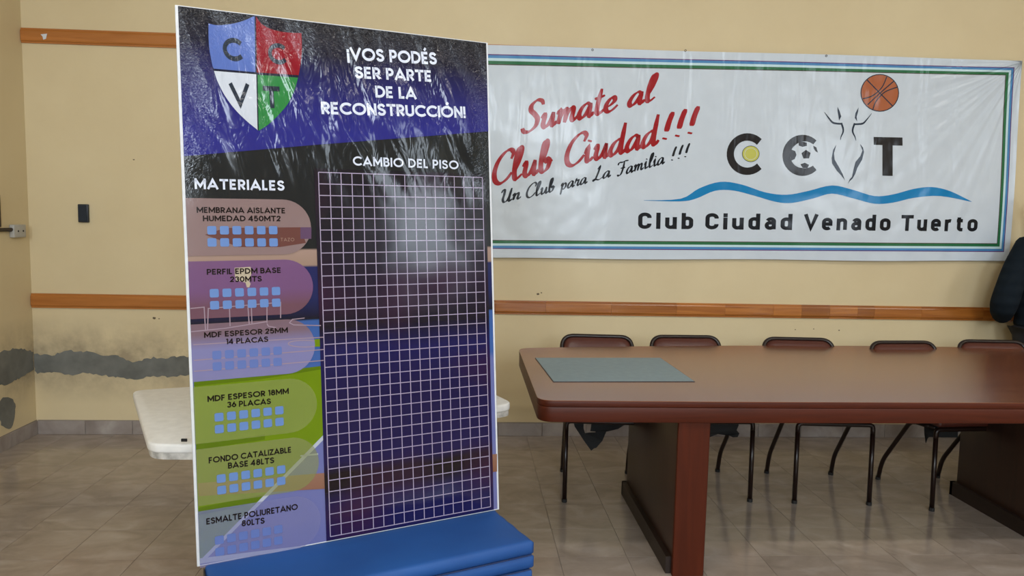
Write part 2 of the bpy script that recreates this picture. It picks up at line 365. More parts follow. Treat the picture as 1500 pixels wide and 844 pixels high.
# centre lines live in 0..W x 0..1, pen width is added around them
def caps(ch):
    G = {
     'A': (.82, [([(0, -.0), (.41, 1), (.82, -.0)], 'd'), ([(.13, .24), (.69, .24)], 0)]),
     'B': (.50, [([(0, 0), (0, 1)], 1), ([(0, 1)]+arc(.26, .765, .20, .235, 90, -90)+[(0, .53)], 0), ([(0, .53)]+arc(.28, .265, .24, .265, 90, -90)+[(0, 0)], 0)]),
     'C': (.80, [(arc(.5, .5, .5, .5, 42, 318, 22), 0)]),
     'D': (.70, [([(0, 0), (0, 1)], 1), ([(0, 1)]+arc(.24, .5, .46, .5, 90, -90, 16)+[(0, 0)], 0)]),
     'E': (.46, [([(0, 0), (0, 1)], 1), ([(0, 1), (.5, 1)], 0), ([(0, .5), (.44, .5)], 0), ([(0, 0), (.5, 0)], 0)]),
     'F': (.44, [([(0, 0), (0, 1)], 1), ([(0, 1), (.48, 1)], 0), ([(0, .49), (.42, .49)], 0)]),
     'H': (.62, [([(0, 0), (0, 1)], 1), ([(.62, 0), (.62, 1)], 1), ([(0, .5), (.62, .5)], 0)]),
     'I': (.0, [([(0, 0), (0, 1)], 1)]),
     'L': (.36, [([(0, 0), (0, 1)], 1), ([(0, 0), (.42, 0)], 0)]),
     'M': (.84, [([(0, 0), (0, 1)], 1), ([(0, 1), (.42, .22), (.84, 1)], 0), ([(.84, 0), (.84, 1)], 1)]),
     'N': (.62, [([(0, 0), (0, 1)], 1), ([(0, 1), (.62, 0)], 0), ([(.62, 0), (.62, 1)], 1)]),
     'O': (1.0, [(arc(.5, .5, .5, .5, 0, 360, 32), 2)]),
     'P': (.50, [([(0, 0), (0, 1)], 1), ([(0, 1)]+arc(.24, .70, .26, .30, 90, -90)+[(0, .40)], 0)]),
     'R': (.52, [([(0, 0), (0, 1)], 1), ([(0, 1)]+arc(.24, .71, .26, .29, 90, -90)+[(0, .42)], 0), ([(.22, .42), (.53, -.08)], 0)]),
     'S': (.54, [(spl([(.52, .80), (.42, .96), (.27, 1), (.09, .94), (.02, .76), (.12, .60), (.28, .52), (.46, .42), (.54, .25), (.45, .06), (.27, 0), (.09, .05), (.0, .22)], 5), 0)]),
     'T': (.62, [([(.31, 0), (.31, 1)], 1), ([(.0, 1), (.62, 1)], 1)]),
     'U': (.60, [([(0, 1.08), (0, .34)]+arc(.30, .30, .30, .30, 180, 360, 14)+[(.6, .34), (.6, 1.08)], 0)]),
     'V': (.78, [([(0, 1.0), (.39, 0.02), (.78, 1.0)], 'd')]),
     'Z': (.54, [([(0, 1), (.54, 1), (0, 0), (.54, 0)], 1)]),
     '0': (.58, [(arc(.29, .5, .29, .5, 0, 360, 26), 2)]),
     '1': (.18, [([(.18, 0), (.18, 1)], 1), ([(-.04, .98), (.18, .98)], 0)]),
     '2': (.50, [(spl([(.02, .72), (.08, .92), (.25, 1), (.43, .93), (.48, .74), (.38, .52), (.2, .26), (.0, 0)], 5)+[(.52, 0)], 0)]),
     '3': (.50, [(spl([(.02, .82), (.1, .96), (.25, 1), (.42, .93), (.46, .76), (.38, .58), (.22, .54)], 5), 0), (spl([(.22, .54), (.42, .48), (.5, .28), (.42, .07), (.25, 0), (.08, .05), (.0, .2)], 5), 0)]),
     '4': (.60, [([(.44, 0), (.44, 1)], 1), ([(.42, 1), (-.02, .24), (.64, .24)], 0)]),
     '5': (.50, [([(.48, 1), (.08, 1), (.03, .55)]+spl([(.08, .58), (.25, .64), (.44, .54), (.5, .32), (.42, .08), (.24, 0), (.08, .05), (0, .2)], 5), 0)]),
     '6': (.54, [(arc(.27, .30, .27, .30, 0, 360, 22), 2), ([(.36, 1.06), (.03, .46)], 0)]),
     '8': (.52, [(arc(.26, .26, .26, .27, 0, 360, 22), 2), (arc(.26, .77, .21, .23, 0, 360, 20), 2)]),
     '!': (.0, [([(0, .36), (0, 1)], 1), ([(0, -.02), (0, .0)], 1)]),
     '¡': (.0, [([(0, -.28), (0, .42)], 1), ([(0, .76), (0, .78)], 1)]),
     "'": (.0, [([(0, .7), (0, 1)], 1)])}
    return G[ch]
def din(ch):
    x = .72
    G = {
     'C': (.46, [([(.46, .72)]+arc(.23, .77, .23, .23, 0, 180)+arc(.23, .23, .23, .23, 180, 360)+[(.46, .28)], 0)]),
     'V': (.56, [([(0, 1.0), (.28, .03), (.56, 1.0)], 'd')]),
     'T': (.52, [([(.26, 0), (.26, 1)], 1), ([(0, 1), (.52, 1)], 1)]),
     'l': (.0, [([(0, 0), (0, 1)], 1)]),
     'i': (.0, [([(0, 0), (0, x-.06)], 1), ([(0, .97), (0, 1.0)], 1)]),
     'u': (.38, [([(0, x+.05), (0, .2)]+arc(.18, .18, .18, .18, 180, 300)+[(.38, .14)], 0), ([(.38, 0), (.38, x-.05)], 1)]),
     'n': (.38, [([(0, 0), (0, x-.05)], 1), ([(0, x-.16)]+arc(.20, x-.2, .18, .18, 120, 0)+[(.38, -.09)], 0)]),
     'r': (.24, [([(0, 0), (0, x-.05)], 1), ([(0, x-.18)]+arc(.2, x-.2, .18, .18, 130, 70), 0)]),
     'b': (.38, [([(0, 0), (0, 1)], 1), ([(0, x-.2)]+arc(.19, x-.2, .19, .2, 180, 0)+arc(.19, .2, .19, .2, 0, -180), 0)]),
     'd': (.38, [([(.38, 0), (.38, 1)], 1), ([(.38, x-.2)]+arc(.19, x-.2, .19, .2, 0, 180)+arc(.19, .2, .19, .2, 180, 360), 0)]),
     'o': (.40, [([(0, x-.2)]+arc(.20, x-.2, .20, .2, 180, 0)+arc(.20, .2, .20, .2, 0, -180), 2)]),
     'a': (.36, [([(.03, x-.14)]+arc(.2, x-.19, .16, .19, 140, 0)+[(.36, -.09)], 0), ([(.36, .42), (.17, .42)]+arc(.16, .21, .16, .21, 90, 270)+[(.20, .0), (.36, .08)], 0)]),
     'e': (.38, [([(.02, .36), (.38, .36), (.38, x-.2)]+arc(.19, x-.2, .19, .2, 0, 180)+arc(.19, .2, .19, .2, 180, 320), 0)]),
     't': (.24, [([(.06, .98), (.06, .16)]+arc(.2, .14, .14, .14, 180, 270)+[(.3, 0)], 0), ([(-.08, x), (.28, x)], 0)])}
    return G[ch]
def script(ch):
    h = .46
    G = {
     'S': (.62, [[(.66, .80), (.60, .95), (.44, 1), (.28, .88), (.27, .70), (.40, .54), (.50, .36), (.46, .14), (.28, .0), (.10, .02), (.02, .16)]]),
     'C': (.60, [[(.56, .70), (.62, .88), (.52, 1), (.34, .95), (.14, .72), (.04, .40), (.08, .12), (.24, .0), (.44, .08), (.60, .26)]]),
     'U': (.62, [[(-.05, .75), (.02, .95), (.12, .92), (.12, .6), (.08, .25), (.17, .02), (.34, .1), (.46, .45), (.52, .95)], [(.52, .95), (.46, .5), (.44, .12), (.5, .0), (.62, .12)]]),
     'L': (.60, [[(.20, .80), (.34, 1), (.30, .72), (.20, .34), (.10, .06), (.0, .0), (.0, .10), (.16, .06), (.36, .0), (.58, .12)]]),
     'F': (.62, [[(0, .78), (.08, .95), (.3, .93), (.5, .97), (.72, .95)], [(.44, .95), (.38, .5), (.26, .1), (.1, .0), (.02, .1)], [(.2, .5), (.36, .52), (.52, .5)]]),
     'u': (.50, [[(0, .34), (.08, h), (.10, .34), (.07, .12), (.14, 0), (.26, .10), (.36, .32), (.39, h)], [(.39, h), (.36, .16), (.40, .0), (.52, .12)]]),
     'm': (.70, [[(0, .34), (.09, h), (.10, .28), (.06, 0)], [(.07, .1), (.18, .38), (.28, h), (.31, .34), (.26, 0)], [(.27, .1), (.38, .38), (.49, h), (.53, .36), (.50, .1), (.56, .0), (.68, .12)]]),
     'n': (.52, [[(0, .34), (.09, h), (.10, .28), (.06, 0)], [(.07, .1), (.18, .38), (.30, h), (.34, .34), (.31, .1), (.37, .0), (.50, .12)]]),
     'a': (.50, [[(.37, .38), (.27, h+.01), (.12, .38), (.02, .16), (.07, .0), (.20, .06), (.32, .26), (.39, h)], [(.39, h), (.35, .16), (.39, .0), (.51, .12)]]),
     't': (.34, [[(.20, .85), (.12, .45), (.09, .12), (.16, .0), (.32, .12)], [(-.02, .55), (.14, .56), (.32, .60)]]),
     'e': (.42, [[(.03, .16), (.16, .2), (.30, .32), (.28, .45), (.16, .43), (.05, .28), (.03, .1), (.12, .0), (.26, .03), (.42, .16)]]),
     'l': (.32, [[(.05, .2), (.16, .45), (.26, .78), (.26, .97), (.18, .95), (.10, .65), (.07, .2), (.13, .0), (.32, .12)]]),
     'b': (.42, [[(.05, .2), (.16, .45), (.24, .8), (.22, .97), (.14, .9), (.08, .5), (.07, .14), (.14, .0), (.28, .08), (.34, .3), (.26, .4), (.24, .3), (.44, .3)]]),
     'd': (.52, [[(.37, .38), (.27, h+.01), (.12, .38), (.02, .16), (.07, .0), (.20, .06), (.33, .3), (.44, .98)], [(.44, .98), (.38, .5), (.36, .1), (.42, .0), (.53, .12)]]),
     'i': (.28, [[(0, .28), (.09, h), (.08, .2), (.10, .02), (.18, .02), (.28, .12)], [(.12, .64), (.14, .70)]]),
     'p': (.46, [[(0, .28), (.09, h), (.07, .1), (.0, -.36)], [(.07, .1), (.18, .4), (.32, .42), (.34, .2), (.22, .02), (.08, .06)]]),
     'r': (.38, [[(0, .2), (.08, h+.06), (.12, .40), (.26, .42), (.22, .2), (.20, .06), (.26, .0), (.38, .12)]]),
     '!': (.34, [[(.14, 1), (.08, .65), (.06, .32)], [(.04, .04), (.06, .1)]])}
    return G[ch]

def ribbon(P, wd, closed=False):
    """quads either side of a centre line with mitred joins"""
    Q = [P[0]]
    for p in P[1:]:
        if hypot(p[0]-Q[-1][0], p[1]-Q[-1][1]) > 1e-5: Q.append(p)
    if closed and hypot(Q[0][0]-Q[-1][0], Q[0][1]-Q[-1][1]) < 1e-4: Q.pop()
    n = len(Q); L = []; R = []
    wf = wd if callable(wd) else (lambda ang, t: wd)
    for i, p in enumerate(Q):
        a = Q[i-1] if (i or closed) else None; b = Q[(i+1) % n] if (i < n-1 or closed) else None
        def nr(u, v):
            d = hypot(v[0]-u[0], v[1]-u[1]) or 1; return (-(v[1]-u[1])/d, (v[0]-u[0])/d)
        n1 = nr(a, p) if a is not None else nr(p, b); n2 = nr(p, b) if b is not None else n1
        m = (n1[0]+n2[0], n1[1]+n2[1]); ml = hypot(*m)
        if ml < .3: m = n1; s = 1
        else:
            m = (m[0]/ml, m[1]/ml); s = min(2.2, 1/max(.2, m[0]*n1[0]+m[1]*n1[1]))
        ang = atan2(-(n1[0]+n2[0]), n1[1]+n2[1]); h = wf(ang, i/max(1, n-1))/2*s
        L.append((p[0]+m[0]*h, p[1]+m[1]*h)); R.append((p[0]-m[0]*h, p[1]-m[1]*h))
    fs = [(i, (i+1) % n, n+(i+1) % n, n+i) for i in range(n if closed else n-1)]
    return L+R, fs
def text2d(txt, font, pen, track=.16, space=.42, slant=0):
    """returns verts, faces in cap-height units and total width"""
    V = []; Fc = []; x = 0; acc = {'É': 'E', 'Ó': 'O'}
    for ch in txt:
        if ch == ' ': x += space; continue
        W, S = font(acc.get(ch, ch))
        def put(v, f):
            k = len(V); V.extend([(a+x, b) for a, b in v]); Fc.extend([tuple(i+k for i in q) for q in f])
        if font is script:
            def wf(ang, t): return pen*(.42+.75*abs(sin(ang-radians(20))))*(.55+.45*min(1, 6*t, 6*(1-t)+.25))
            for s in S:
                v, f = ribbon([(a+b*slant, b) for a, b in spl(s, 6)], wf); put(v, f)
            x += W+track
        else:
            h = pen/2
            for pts, mode in S:
                pts = [(a+h, h+b*(1-2*h)) for a, b in pts]
                if mode in (1, 'd'):
                    for e, o in ((0, 1), (-1, -2)):
                        dx, dy = pts[e][0]-pts[o][0], pts[e][1]-pts[o][1]; d = hypot(dx, dy) or 1
                        pts[e] = (pts[e][0]+dx/d*h, pts[e][1]+dy/d*h)
                v, f = ribbon(pts, pen, mode == 2); put(v, f)
            if ch in acc:
                cx = W/2+h; v, f = ribbon([(cx-.04, 1.10), (cx+.13, 1.30)], pen*.9); put(v, f)
            x += W+pen+track
    return V, Fc, x-track
def poly_mesh(P):
    tri = tessellate_polygon([[Vector((a, b, 0)) for a, b in P]]); return list(P), [tuple(t) for t in tri]

class Print:
    """collects flat print in a surface's own (u, v) metres; place maps (u,v,lift) to the thing's local space"""
    def __init__(s, place): s.place = place
    def build(s, name, parts, m, parent, lift, label=None):
        V = []; Fc = []
        for v, f in parts:
            k = len(V); V += v; Fc += [tuple(i+k for i in q) for q in f]
        P3 = [s.place(u, v_, lift) for u, v_ in V]
        # all faces look towards the viewer side
        out = []
        for q in Fc:
            ar = sum(V[q[i]][0]*V[q[(i+1) % len(q)]][1]-V[q[(i+1) % len(q)]][0]*V[q[i]][1] for i in range(len(q)))
            if abs(ar) < 1e-10: continue
            out.append(tuple(q) if ar > 0 else tuple(q[::-1]))
        return obj(name, P3, out, m, parent, label=label)
def fit(txt, font, pen, p0, p1, cap, **kw):
    """set a line of text from p0 to p1 (baseline ends) with the given cap height"""
    V, Fc, W = text2d(txt, font, pen, **kw)
    L = hypot(p1[0]-p0[0], p1[1]-p0[1]); ex = ((p1[0]-p0[0])/L, (p1[1]-p0[1])/L); ey = (-ex[1], ex[0]); sx = L/W
    return [(p0[0]+ex[0]*a*sx+ey[0]*b*cap, p0[1]+ex[1]*a*sx+ey[1]*b*cap) for a, b in V], Fc

def pc(r, g, b): return tuple(x*.60 for x in srgb(r, g, b))     # printed inks on the film
# ================================================================== campaign poster
PO = np.array([-.790, 2.231, .428]); e1 = np.array([.916, .400, .014]); e1 /= np.linalg.norm(e1)
e2 = np.array([-.042, .060, .997]); e2 -= e1*(e1@e2); e2 /= np.linalg.norm(e2); en = np.cross(e1, e2)
def uv(x, y):
    p = onp(x, y, en, en@PO)-PO; return (float(p@e1), float(p@e2))
# poster local frame: x = e1, y = -normal (into board), z = e2
poster = thing('campaign_poster', 'tall fundraising poster board with shield and numbered grid standing on the blue mats', 'poster')
poster.matrix_world = Matrix(((e1[0], -en[0], e2[0], PO[0]), (e1[1], -en[1], e2[1], PO[1]), (e1[2], -en[2], e2[2], PO[2]), (0, 0, 0, 1)))
PW, PH = 1.0, 1.6765
rbox('foam_board', -.008, PW+.007, .0012, .014, 0, PH, M_foam, poster, .001, 1)

def film_normal(k):
    """shared wrinkled-vinyl relief in the poster's own coordinates"""
    tc = k.n('ShaderNodeTexCoord'); s = k.n('ShaderNodeSeparateXYZ', {0: tc.outputs['Object']}); u, v = s.outputs[0], s.outputs[2]
    cmb = lambda a, b: k.n('ShaderNodeCombineXYZ', {0: a, 1: b, 2: 0.}).outputs[0]
    topm = k.n('ShaderNodeMapRange', {0: v, 1: 1.05, 2: 1.45, 3: 0., 4: 1.}, interpolation_type='SMOOTHSTEP').outputs[0]
    # long soft folds fanning down from the top edge
    fan = k.math('ADD', u, k.math('MULTIPLY', k.math('SUBTRACT', v, 1.25), .35))
    f1 = k.n('ShaderNodeTexNoise', {'Vector': cmb(k.math('MULTIPLY', fan, 9.), k.math('MULTIPLY', v, 2.2)), 'Scale': 1., 'Detail': 2., 'Roughness': .4, 'Distortion': .5}).outputs[0]
    f2 = k.n('ShaderNodeTexNoise', {'Vector': cmb(k.math('MULTIPLY', u, 24.), k.math('MULTIPLY', v, 9.)), 'Scale': 1., 'Detail': 2., 'Distortion': 1.4}).outputs[0]
    # small crinkles close to the top and side edges
    et = k.n('ShaderNodeMapRange', {0: v, 1: 1.52, 2: 1.66, 3: 0., 4: 1.}).outputs[0]
    er = k.n('ShaderNodeMapRange', {0: u, 1: .90, 2: .99, 3: 0., 4: 1.}).outputs[0]
    el = k.n('ShaderNodeMapRange', {0: u, 1: .12, 2: .02, 3: 0., 4: 1.}).outputs[0]
    ed = k.math('MULTIPLY', k.math('MAXIMUM', et, k.math('MULTIPLY', k.math('MAXIMUM', er, el), topm)), 1.)
    f3 = k.n('ShaderNodeTexNoise', {'Vector': cmb(k.math('MULTIPLY', u, 60.), k.math('MULTIPLY', v, 60.)), 'Scale': 1., 'Detail': 3., 'Distortion': 2.}).outputs[0]
    soft = k.n('ShaderNodeTexNoise', {'Vector': tc.outputs['Object'], 'Scale': 4., 'Detail': 1.}).outputs[0]
    h = k.math('ADD', k.math('MULTIPLY', k.math('MULTIPLY', f1, topm), 1.35), k.math('MULTIPLY', k.math('MULTIPLY', f2, topm), .13))
    h = k.math('ADD', h, k.math('MULTIPLY', k.math('MULTIPLY', f3, ed), .13))
    h = k.math('ADD', h, k.math('MULTIPLY', soft, .22))
    bp = k.n('ShaderNodeBump', {'Height': h, 'Strength': 1., 'Distance': .022})
    k.l(bp.outputs[0], 'Normal'); return u, v, tc
def film(k, rough=.13):
    k.b.inputs['Roughness'].default_value = rough; k.b.inputs['Specular IOR Level'].default_value = .36
def ink(name, c, rough=.13):
    k = NT(name); u, v, tc = film_normal(k); film(k, rough)
    nz = k.n('ShaderNodeTexNoise', {'Vector': tc.outputs['Object'], 'Scale': 12., 'Detail': 2.})
    k.l(k.mix(nz.outputs[0], tuple(x*.93 for x in c), tuple(min(1, x*1.07) for x in c)), 'Base Color'); return k.m
def backdrop(k, u, v, tc):
    """printed, softly blurred stadium picture as bands of colour up the sheet"""
    H = 1.7
    nz = k.n('ShaderNodeTexNoise', {'Vector': tc.outputs['Object'], 'Scale': 5., 'Detail': 3.}).outputs[0]
    vv = k.math('ADD', k.math('DIVIDE', v, H), k.math('MULTIPLY', k.math('SUBTRACT', nz, .5), .012))
    st = [(0.0, pc(134, 138, 200)), (.56/H, pc(128, 140, 206)), (.565/H, pc(118, 150, 24)), (.567/H, pc(128, 160, 26)),
          (.72/H, pc(96, 128, 196)), (.74/H, pc(80, 118, 190))]
    c = k.ramp(vv, [(0, pc(134, 138, 200)), (.55, pc(120, 142, 204))])
    return c
k = NT('poster_print'); u, v, tc = film_normal(k); film(k)
H = 1.7
bl = k.ramp(k.math('DIVIDE', v, H), [(0, pc(130, 134, 198)), (.325, pc(124, 134, 202)), (.340, pc(74, 114, 192)), (.427, pc(66, 108, 184)), (.4285, pc(24, 26, 38)), (.438, pc(26, 30, 66)), (.47, pc(34, 46, 104)),
     (.529, pc(36, 44, 106)), (.5300, pc(178, 150, 134)), (.5615, pc(190, 160, 148)), (.5625, pc(30, 36, 42)), (1, pc(36, 42, 48))])
k.l(bl, 'Base Color'); M_print = k.m
P = Print(lambda a, b, l: (a, -l*1.7, b))
sheet = P.build('printed_sheet', [([(0, 0.004), (PW, 0.004), (PW, PH-.003), (0, PH-.003)], [(0, 1, 2, 3)])], M_print, poster, -.0007)
sheet.data.name = 'printed_sheet'
rect = lambda a, b, c, d: ([(a, c), (b, c), (b, d), (a, d)], [(0, 1, 2, 3)])
# upper field: dark at the top fading into indigo, slanted lower edge
k = NT('poster_header_print'); u, v, tc = film_normal(k); film(k)
nz = k.n('ShaderNodeTexNoise', {'Vector': tc.outputs['Object'], 'Scale': 2.5, 'Detail': 1.}).outputs[0]
k.l(k.ramp(k.math('ADD', v, k.math('MULTIPLY', nz, .12)), [(0, pc(46, 48, 140)), (1, pc(46, 48, 140))]), 'Base Color')
fac = k.n('ShaderNodeMapRange', {0: k.math('ADD', v, k.math('MULTIPLY', k.math('SUBTRACT', nz, .5), .16)), 1: 1.33, 2: 1.66, 3: 0., 4: 1.}).outputs[0]
k.l(k.ramp(fac, [(0, pc(48, 50, 152)), (.35, pc(44, 44, 128)), (.75, pc(26, 26, 52)), (1, pc(18, 20, 32))]), 'Base Color')
A = uv(271.5, 229); B = uv(465, 212); C_ = uv(713, 192.3)
P.build('header_field', [([(0, A[1]), (B[0], B[1]), (PW, C_[1]), (PW, PH-.003), (0, PH-.003)], [(0, 1, 2, 3, 4)])], k.m, sheet, 0.0)
# picture areas of the left column
GR = ink('poster_green_print', pc(126, 158, 22)); GRD = ink('poster_dark_green_print', pc(104, 134, 18)); LAV = ink('poster_lavender_print', pc(138, 142, 206)); WL = ink('poster_white_print', pc(214, 222, 240))
BR = NT('poster_brown_print'); u, v, tc = film_normal(BR); film(BR)
BR.l(BR.ramp(BR.n('ShaderNodeMapRange', {0: v, 1: .12, 2: .24, 3: 0., 4: 1.}).outputs[0], [(0, pc(150, 98, 74)), (1, pc(176, 132, 112))]), 'Base Color'); BR = BR.m
def pxpoly(pts): return poly_mesh([uv(x, y) for x, y in pts])
P.build('picture_field', [pxpoly([(284, 552), (380, 547), (472, 536), (474, 640), (299, 815), (292.5, 822)])], GR, sheet, .0001)
P.build('picture_field', [pxpoly([(284, 552), (380, 547), (472, 536), (472, 541), (380, 556), (284, 566)])], GRD, sheet, .0002)
P.build('picture_field', [pxpoly([(287, 651), (330, 645), (388, 636), (388, 644), (330, 653), (287, 660)])], GRD, sheet, .0002)
P.build('picture_field', [pxpoly([(291, 744), (345, 733), (395, 722), (385, 733), (345, 744), (291, 755)])], GRD, sheet, .0002)
P.build('court_line', [pxpoly([(474, 637), (477, 641), (303, 818), (296, 818)]), pxpoly([(440, 667), (466, 664), (466, 666.5), (440, 669)]), pxpoly([(293, 818), (440, 800), (440, 804), (293, 826)])], WL, sheet, .0003)
P.build('picture_field', [pxpoly([(290, 708), (474, 693), (728, 665), (728, 691), (478, 716), (291, 727)])], BR, sheet, .00025)
LNP = ink('poster_pale_line_print', pc(182, 160, 178))
lines = [ribbon([uv(*q) for q in Q], .003) for Q in [
    [(279, 452), (299, 450), (301, 484)], [(304, 484), (305, 452), (411, 443), (411, 466)], [(336, 449), (337, 478)], [(363, 447), (365, 476)], [(368, 447), (369, 475)], [(391, 445), (391, 473)],
    [(280, 486), (330, 481), (392, 471)], [(283, 505), (474, 494)], [(284, 528), (474, 512)], [(284, 544), (474, 528)],
    [(470, 477), (430, 476), (424, 473), (428, 468), (446, 466)], [(391, 474), (393, 478), (404, 480)]]]
lines.append(ribbon([uv(446+24*cos(a), 503.5+5*sin(a)) for a in np.linspace(.9, 2*PI-.9, 14)], .003))
P.build('court_line', lines, LNP, sheet, .0007)
P.build('picture_field', [pxpoly([(446, 499), (472, 496), (472, 508), (446, 508), (436, 503)])], GR, sheet, .0002)
# goal net / hoop shape behind the second entry
CRM = ink('poster_cream_print', pc(214, 200, 176))
P.build('hoop_picture', [pxpoly([(343.5, 392.5), (367, 391), (368, 402), (365, 412), (367, 416), (365, 421), (361.5, 421), (359.5, 414), (346, 411), (344, 404)])], CRM, sheet, .0006)
# translucent pills: film colour between backdrop bands and white-pink
pl = lambda *c: tuple(x*1.3 for x in pc(*c))
VP = [.0816+.1885*i for i in range(6)]
pill_cols = [(pl(146, 148, 206), pl(156, 156, 210)), (pl(160, 166, 104), pl(170, 178, 112)), (pl(150, 168, 84), pl(160, 176, 92)), (pl(140, 140, 196), pl(152, 148, 196)), (pl(122, 84, 122), pl(128, 92, 144)), (pl(142, 116, 116), pl(150, 130, 132))]
for i, cv in enumerate(VP):
    k = NT('poster_pill_print'); u, v, tc = film_normal(k); film(k)
    nz = k.n('ShaderNodeTexNoise', {'Vector': tc.outputs['Object'], 'Scale': 7., 'Detail': 4.}).outputs[0]
    base = k.mix(nz, pill_cols[i][0], pill_cols[i][1])
    if i == 3: base = k.mix(k.n('ShaderNodeMapRange', {0: v, 1: .655, 2: .70, 3: 0., 4: 1.}).outputs[0], base, pl(138, 112, 124))
    if i == 4: base = k.mix(k.n('ShaderNodeMapRange', {0: v, 1: .83, 2: .78, 3: 0., 4: 1.}).outputs[0], base, pl(118, 82, 98))
    k.l(base, 'Base Color'); k.b.inputs['Alpha'].default_value = {0: .42, 1: .48, 2: .6, 3: .8, 4: .9, 5: .93}[i]
    r = .0862; cx = .279
    pts = [(0.0, cv-r), (.14, cv-r)]+arc(cx, cv, r, r, -90, 90, 20)+[(.14, cv+r), (0.0, cv+r)]
    P.build('entry_panel', [poly_mesh(pts)], k.m, sheet, .0005, label='rounded translucent panel behind one list entry')
# darker stadium shapes inside the top pill
DK = ink('poster_maroon_print', pc(122, 76, 72)); PU = ink('poster_mauve_print', pc(110, 82, 118))
P.build('picture_field', [pxpoly([(300, 344), (330, 334), (440, 333), (448, 356), (410, 362), (350, 362)])], DK, sheet, .0006)
P.build('picture_field', [pxpoly([(440, 333), (456, 333), (456, 350), (440, 350)])], PU, sheet, .0007)
TZ = ink('poster_faint_print', pc(176, 142, 130))
P.build('lettering', [fit('TAZO', caps, .14, uv(411, 353.5), uv(431, 353.5), .0105, track=.25)], TZ, sheet, .0008)
# grid panel
k = NT('poster_grid_panel_print'); u, v, tc = film_normal(k); film(k)
nz = k.n('ShaderNodeTexNoise', {'Vector': tc.outputs['Object'], 'Scale': 6., 'Detail': 2.}).outputs[0]
vv = k.math('ADD', v, k.math('MULTIPLY', k.math('SUBTRACT', nz, .5), .05))
c = k.ramp(k.math('DIVIDE', vv, 1.25), [(0, pc(32, 30, 92)), (.10, pc(32, 28, 88)), (.135, pc(30, 22, 30)), (.17, pc(36, 26, 32)), (.20, pc(36, 28, 86)), (.38, pc(34, 28, 82)), (.50, pc(34, 32, 96)), (.56, pc(28, 24, 44)), (.68, pc(36, 28, 54)), (.80, pc(30, 28, 44)), (1, pc(30, 30, 42))])
rd = k.n('ShaderNodeTexNoise', {'Vector': tc.outputs['Object'], 'Scale': 3.3, 'Detail': 1.}).outputs[0]
c = k.mix(k.math('MULTIPLY', k.math('SUBTRACT', rd, .52), 3., clamp=True), c, pc(66, 30, 66))
k.l(c, 'Base Color')
gx0, gx1, gy0, gy1 = .3942, .9712, .0170, 1.1990
P.build('grid_panel', [rect(gx0-.013, gx1+.013, gy0-.013, gy1+.012)], k.m, sheet, .0005, label='dark indigo panel carrying the white square grid')
GL = ink('poster_grid_line_print', pc(208, 194, 228))
gl = []
for i in range(17):
    x = gx0+(gx1-gx0)*i/16; gl.append(rect(x-.0013, x+.0013, gy0, gy1))
for j in range(33):
    y = gy0+(gy1-gy0)*j/32; gl.append(rect(gx0, gx1, y-.0013, y+.0013))
P.build('grid_lines', gl, GL, sheet, .0009, label='sixteen by thirty-two grid of thin pale lines')
# shield
c1 = (403, 80); S = lambda x, y: uv(250+x/3.248, y/3.248)
SB = ink('shield_blue_print', pc(104, 132, 216)); SR = ink('shield_red_print', pc(160, 18, 40)); SW = ink('shield_white_print', tuple(x*.75 for x in srgb(214, 222, 236))); SG = ink('shield_green_print', pc(56, 152, 80)); SL = ink('shield_letter_print', pc(44, 56, 74)); ND = ink('shield_outline_print', pc(30, 34, 60))
tl = [(180, 112), (215, 120), (262, 118), (310, 110), (355, 96), (399, 76)]; tr = [(406, 78), (430, 112), (470, 136), (520, 150), (570, 156), (622, 158)]
ls = spl([(180, 112), (180, 170), (185, 240), (202, 328)], 5); rs = spl([(622, 158), (624, 220), (620, 290), (608, 362)], 5)
lb = spl([(206, 338), (224, 390), (258, 456), (305, 520), (360, 575), (415, 620)], 5); rb = spl([(605, 372), (590, 425), (560, 490), (515, 545), (465, 592), (420, 622)], 5)
shield = P.build('shield_emblem', [poly_mesh([S(*q) for q in [(177, 108)]+spl(tl, 3)[1:]+spl(tr, 3)[1:]+rs[1:]+rb[1:]+lb[::-1]+ls[::-1][:-1]])], ND, sheet, .0004, label='shield divided in four coloured quarters')
def sq(name, pts, m, l, lab): P.build(name, [poly_mesh([S(*q) for q in pts])], m, sheet, l, label=lab)
sq('shield_quarter', spl(tl, 3)+[(403, 344), (205, 327)]+ls[::-1][1:-1], SB, .0006, 'blue shield quarter')
sq('shield_quarter', spl(tr, 3)+rs[1:]+[(607, 358), (410, 345)], SR, .0006, 'red shield quarter')
sq('shield_quarter', lb+[(413, 620), (407, 354), (210, 338)], SW, .0006, 'white shield quarter')
sq('shield_quarter', rb+[(419, 620), (413, 356), (606, 370)], SG, .0006, 'green shield quarter')
def ptxt(name, txt, x0, y0, x1, y1, cap, m, pen=.17, lift=.0010, track=.14, **kw):
    a, b = uv(x0, y0), uv(x1, y1); mid = ((x0+x1)/2, (y0+y1)/2)
    q0 = uv(*mid); q1 = uv(mid[0], mid[1]-cap); return P.build(name, [fit(txt, caps, pen, a, b, q1[1]-q0[1], track=track, **kw)], m, sheet, lift)
ptxt('shield_letter', 'C', 327.6, 89, 355.5, 90.5, 34, SL, .21); ptxt('shield_letter', 'C', 394, 94, 419.5, 95, 31, SL, .21)
ptxt('shield_letter', 'V', 338, 156, 366.5, 157, 34, SL, .19); ptxt('shield_letter', 'T', 386.7, 158, 411.2, 159, 32, SL, .22)
TW = ink('poster_white_lettering', tuple(x*.85 for x in srgb(222, 230, 250))); TB = ink('poster_black_lettering', (.006, .003, .005))
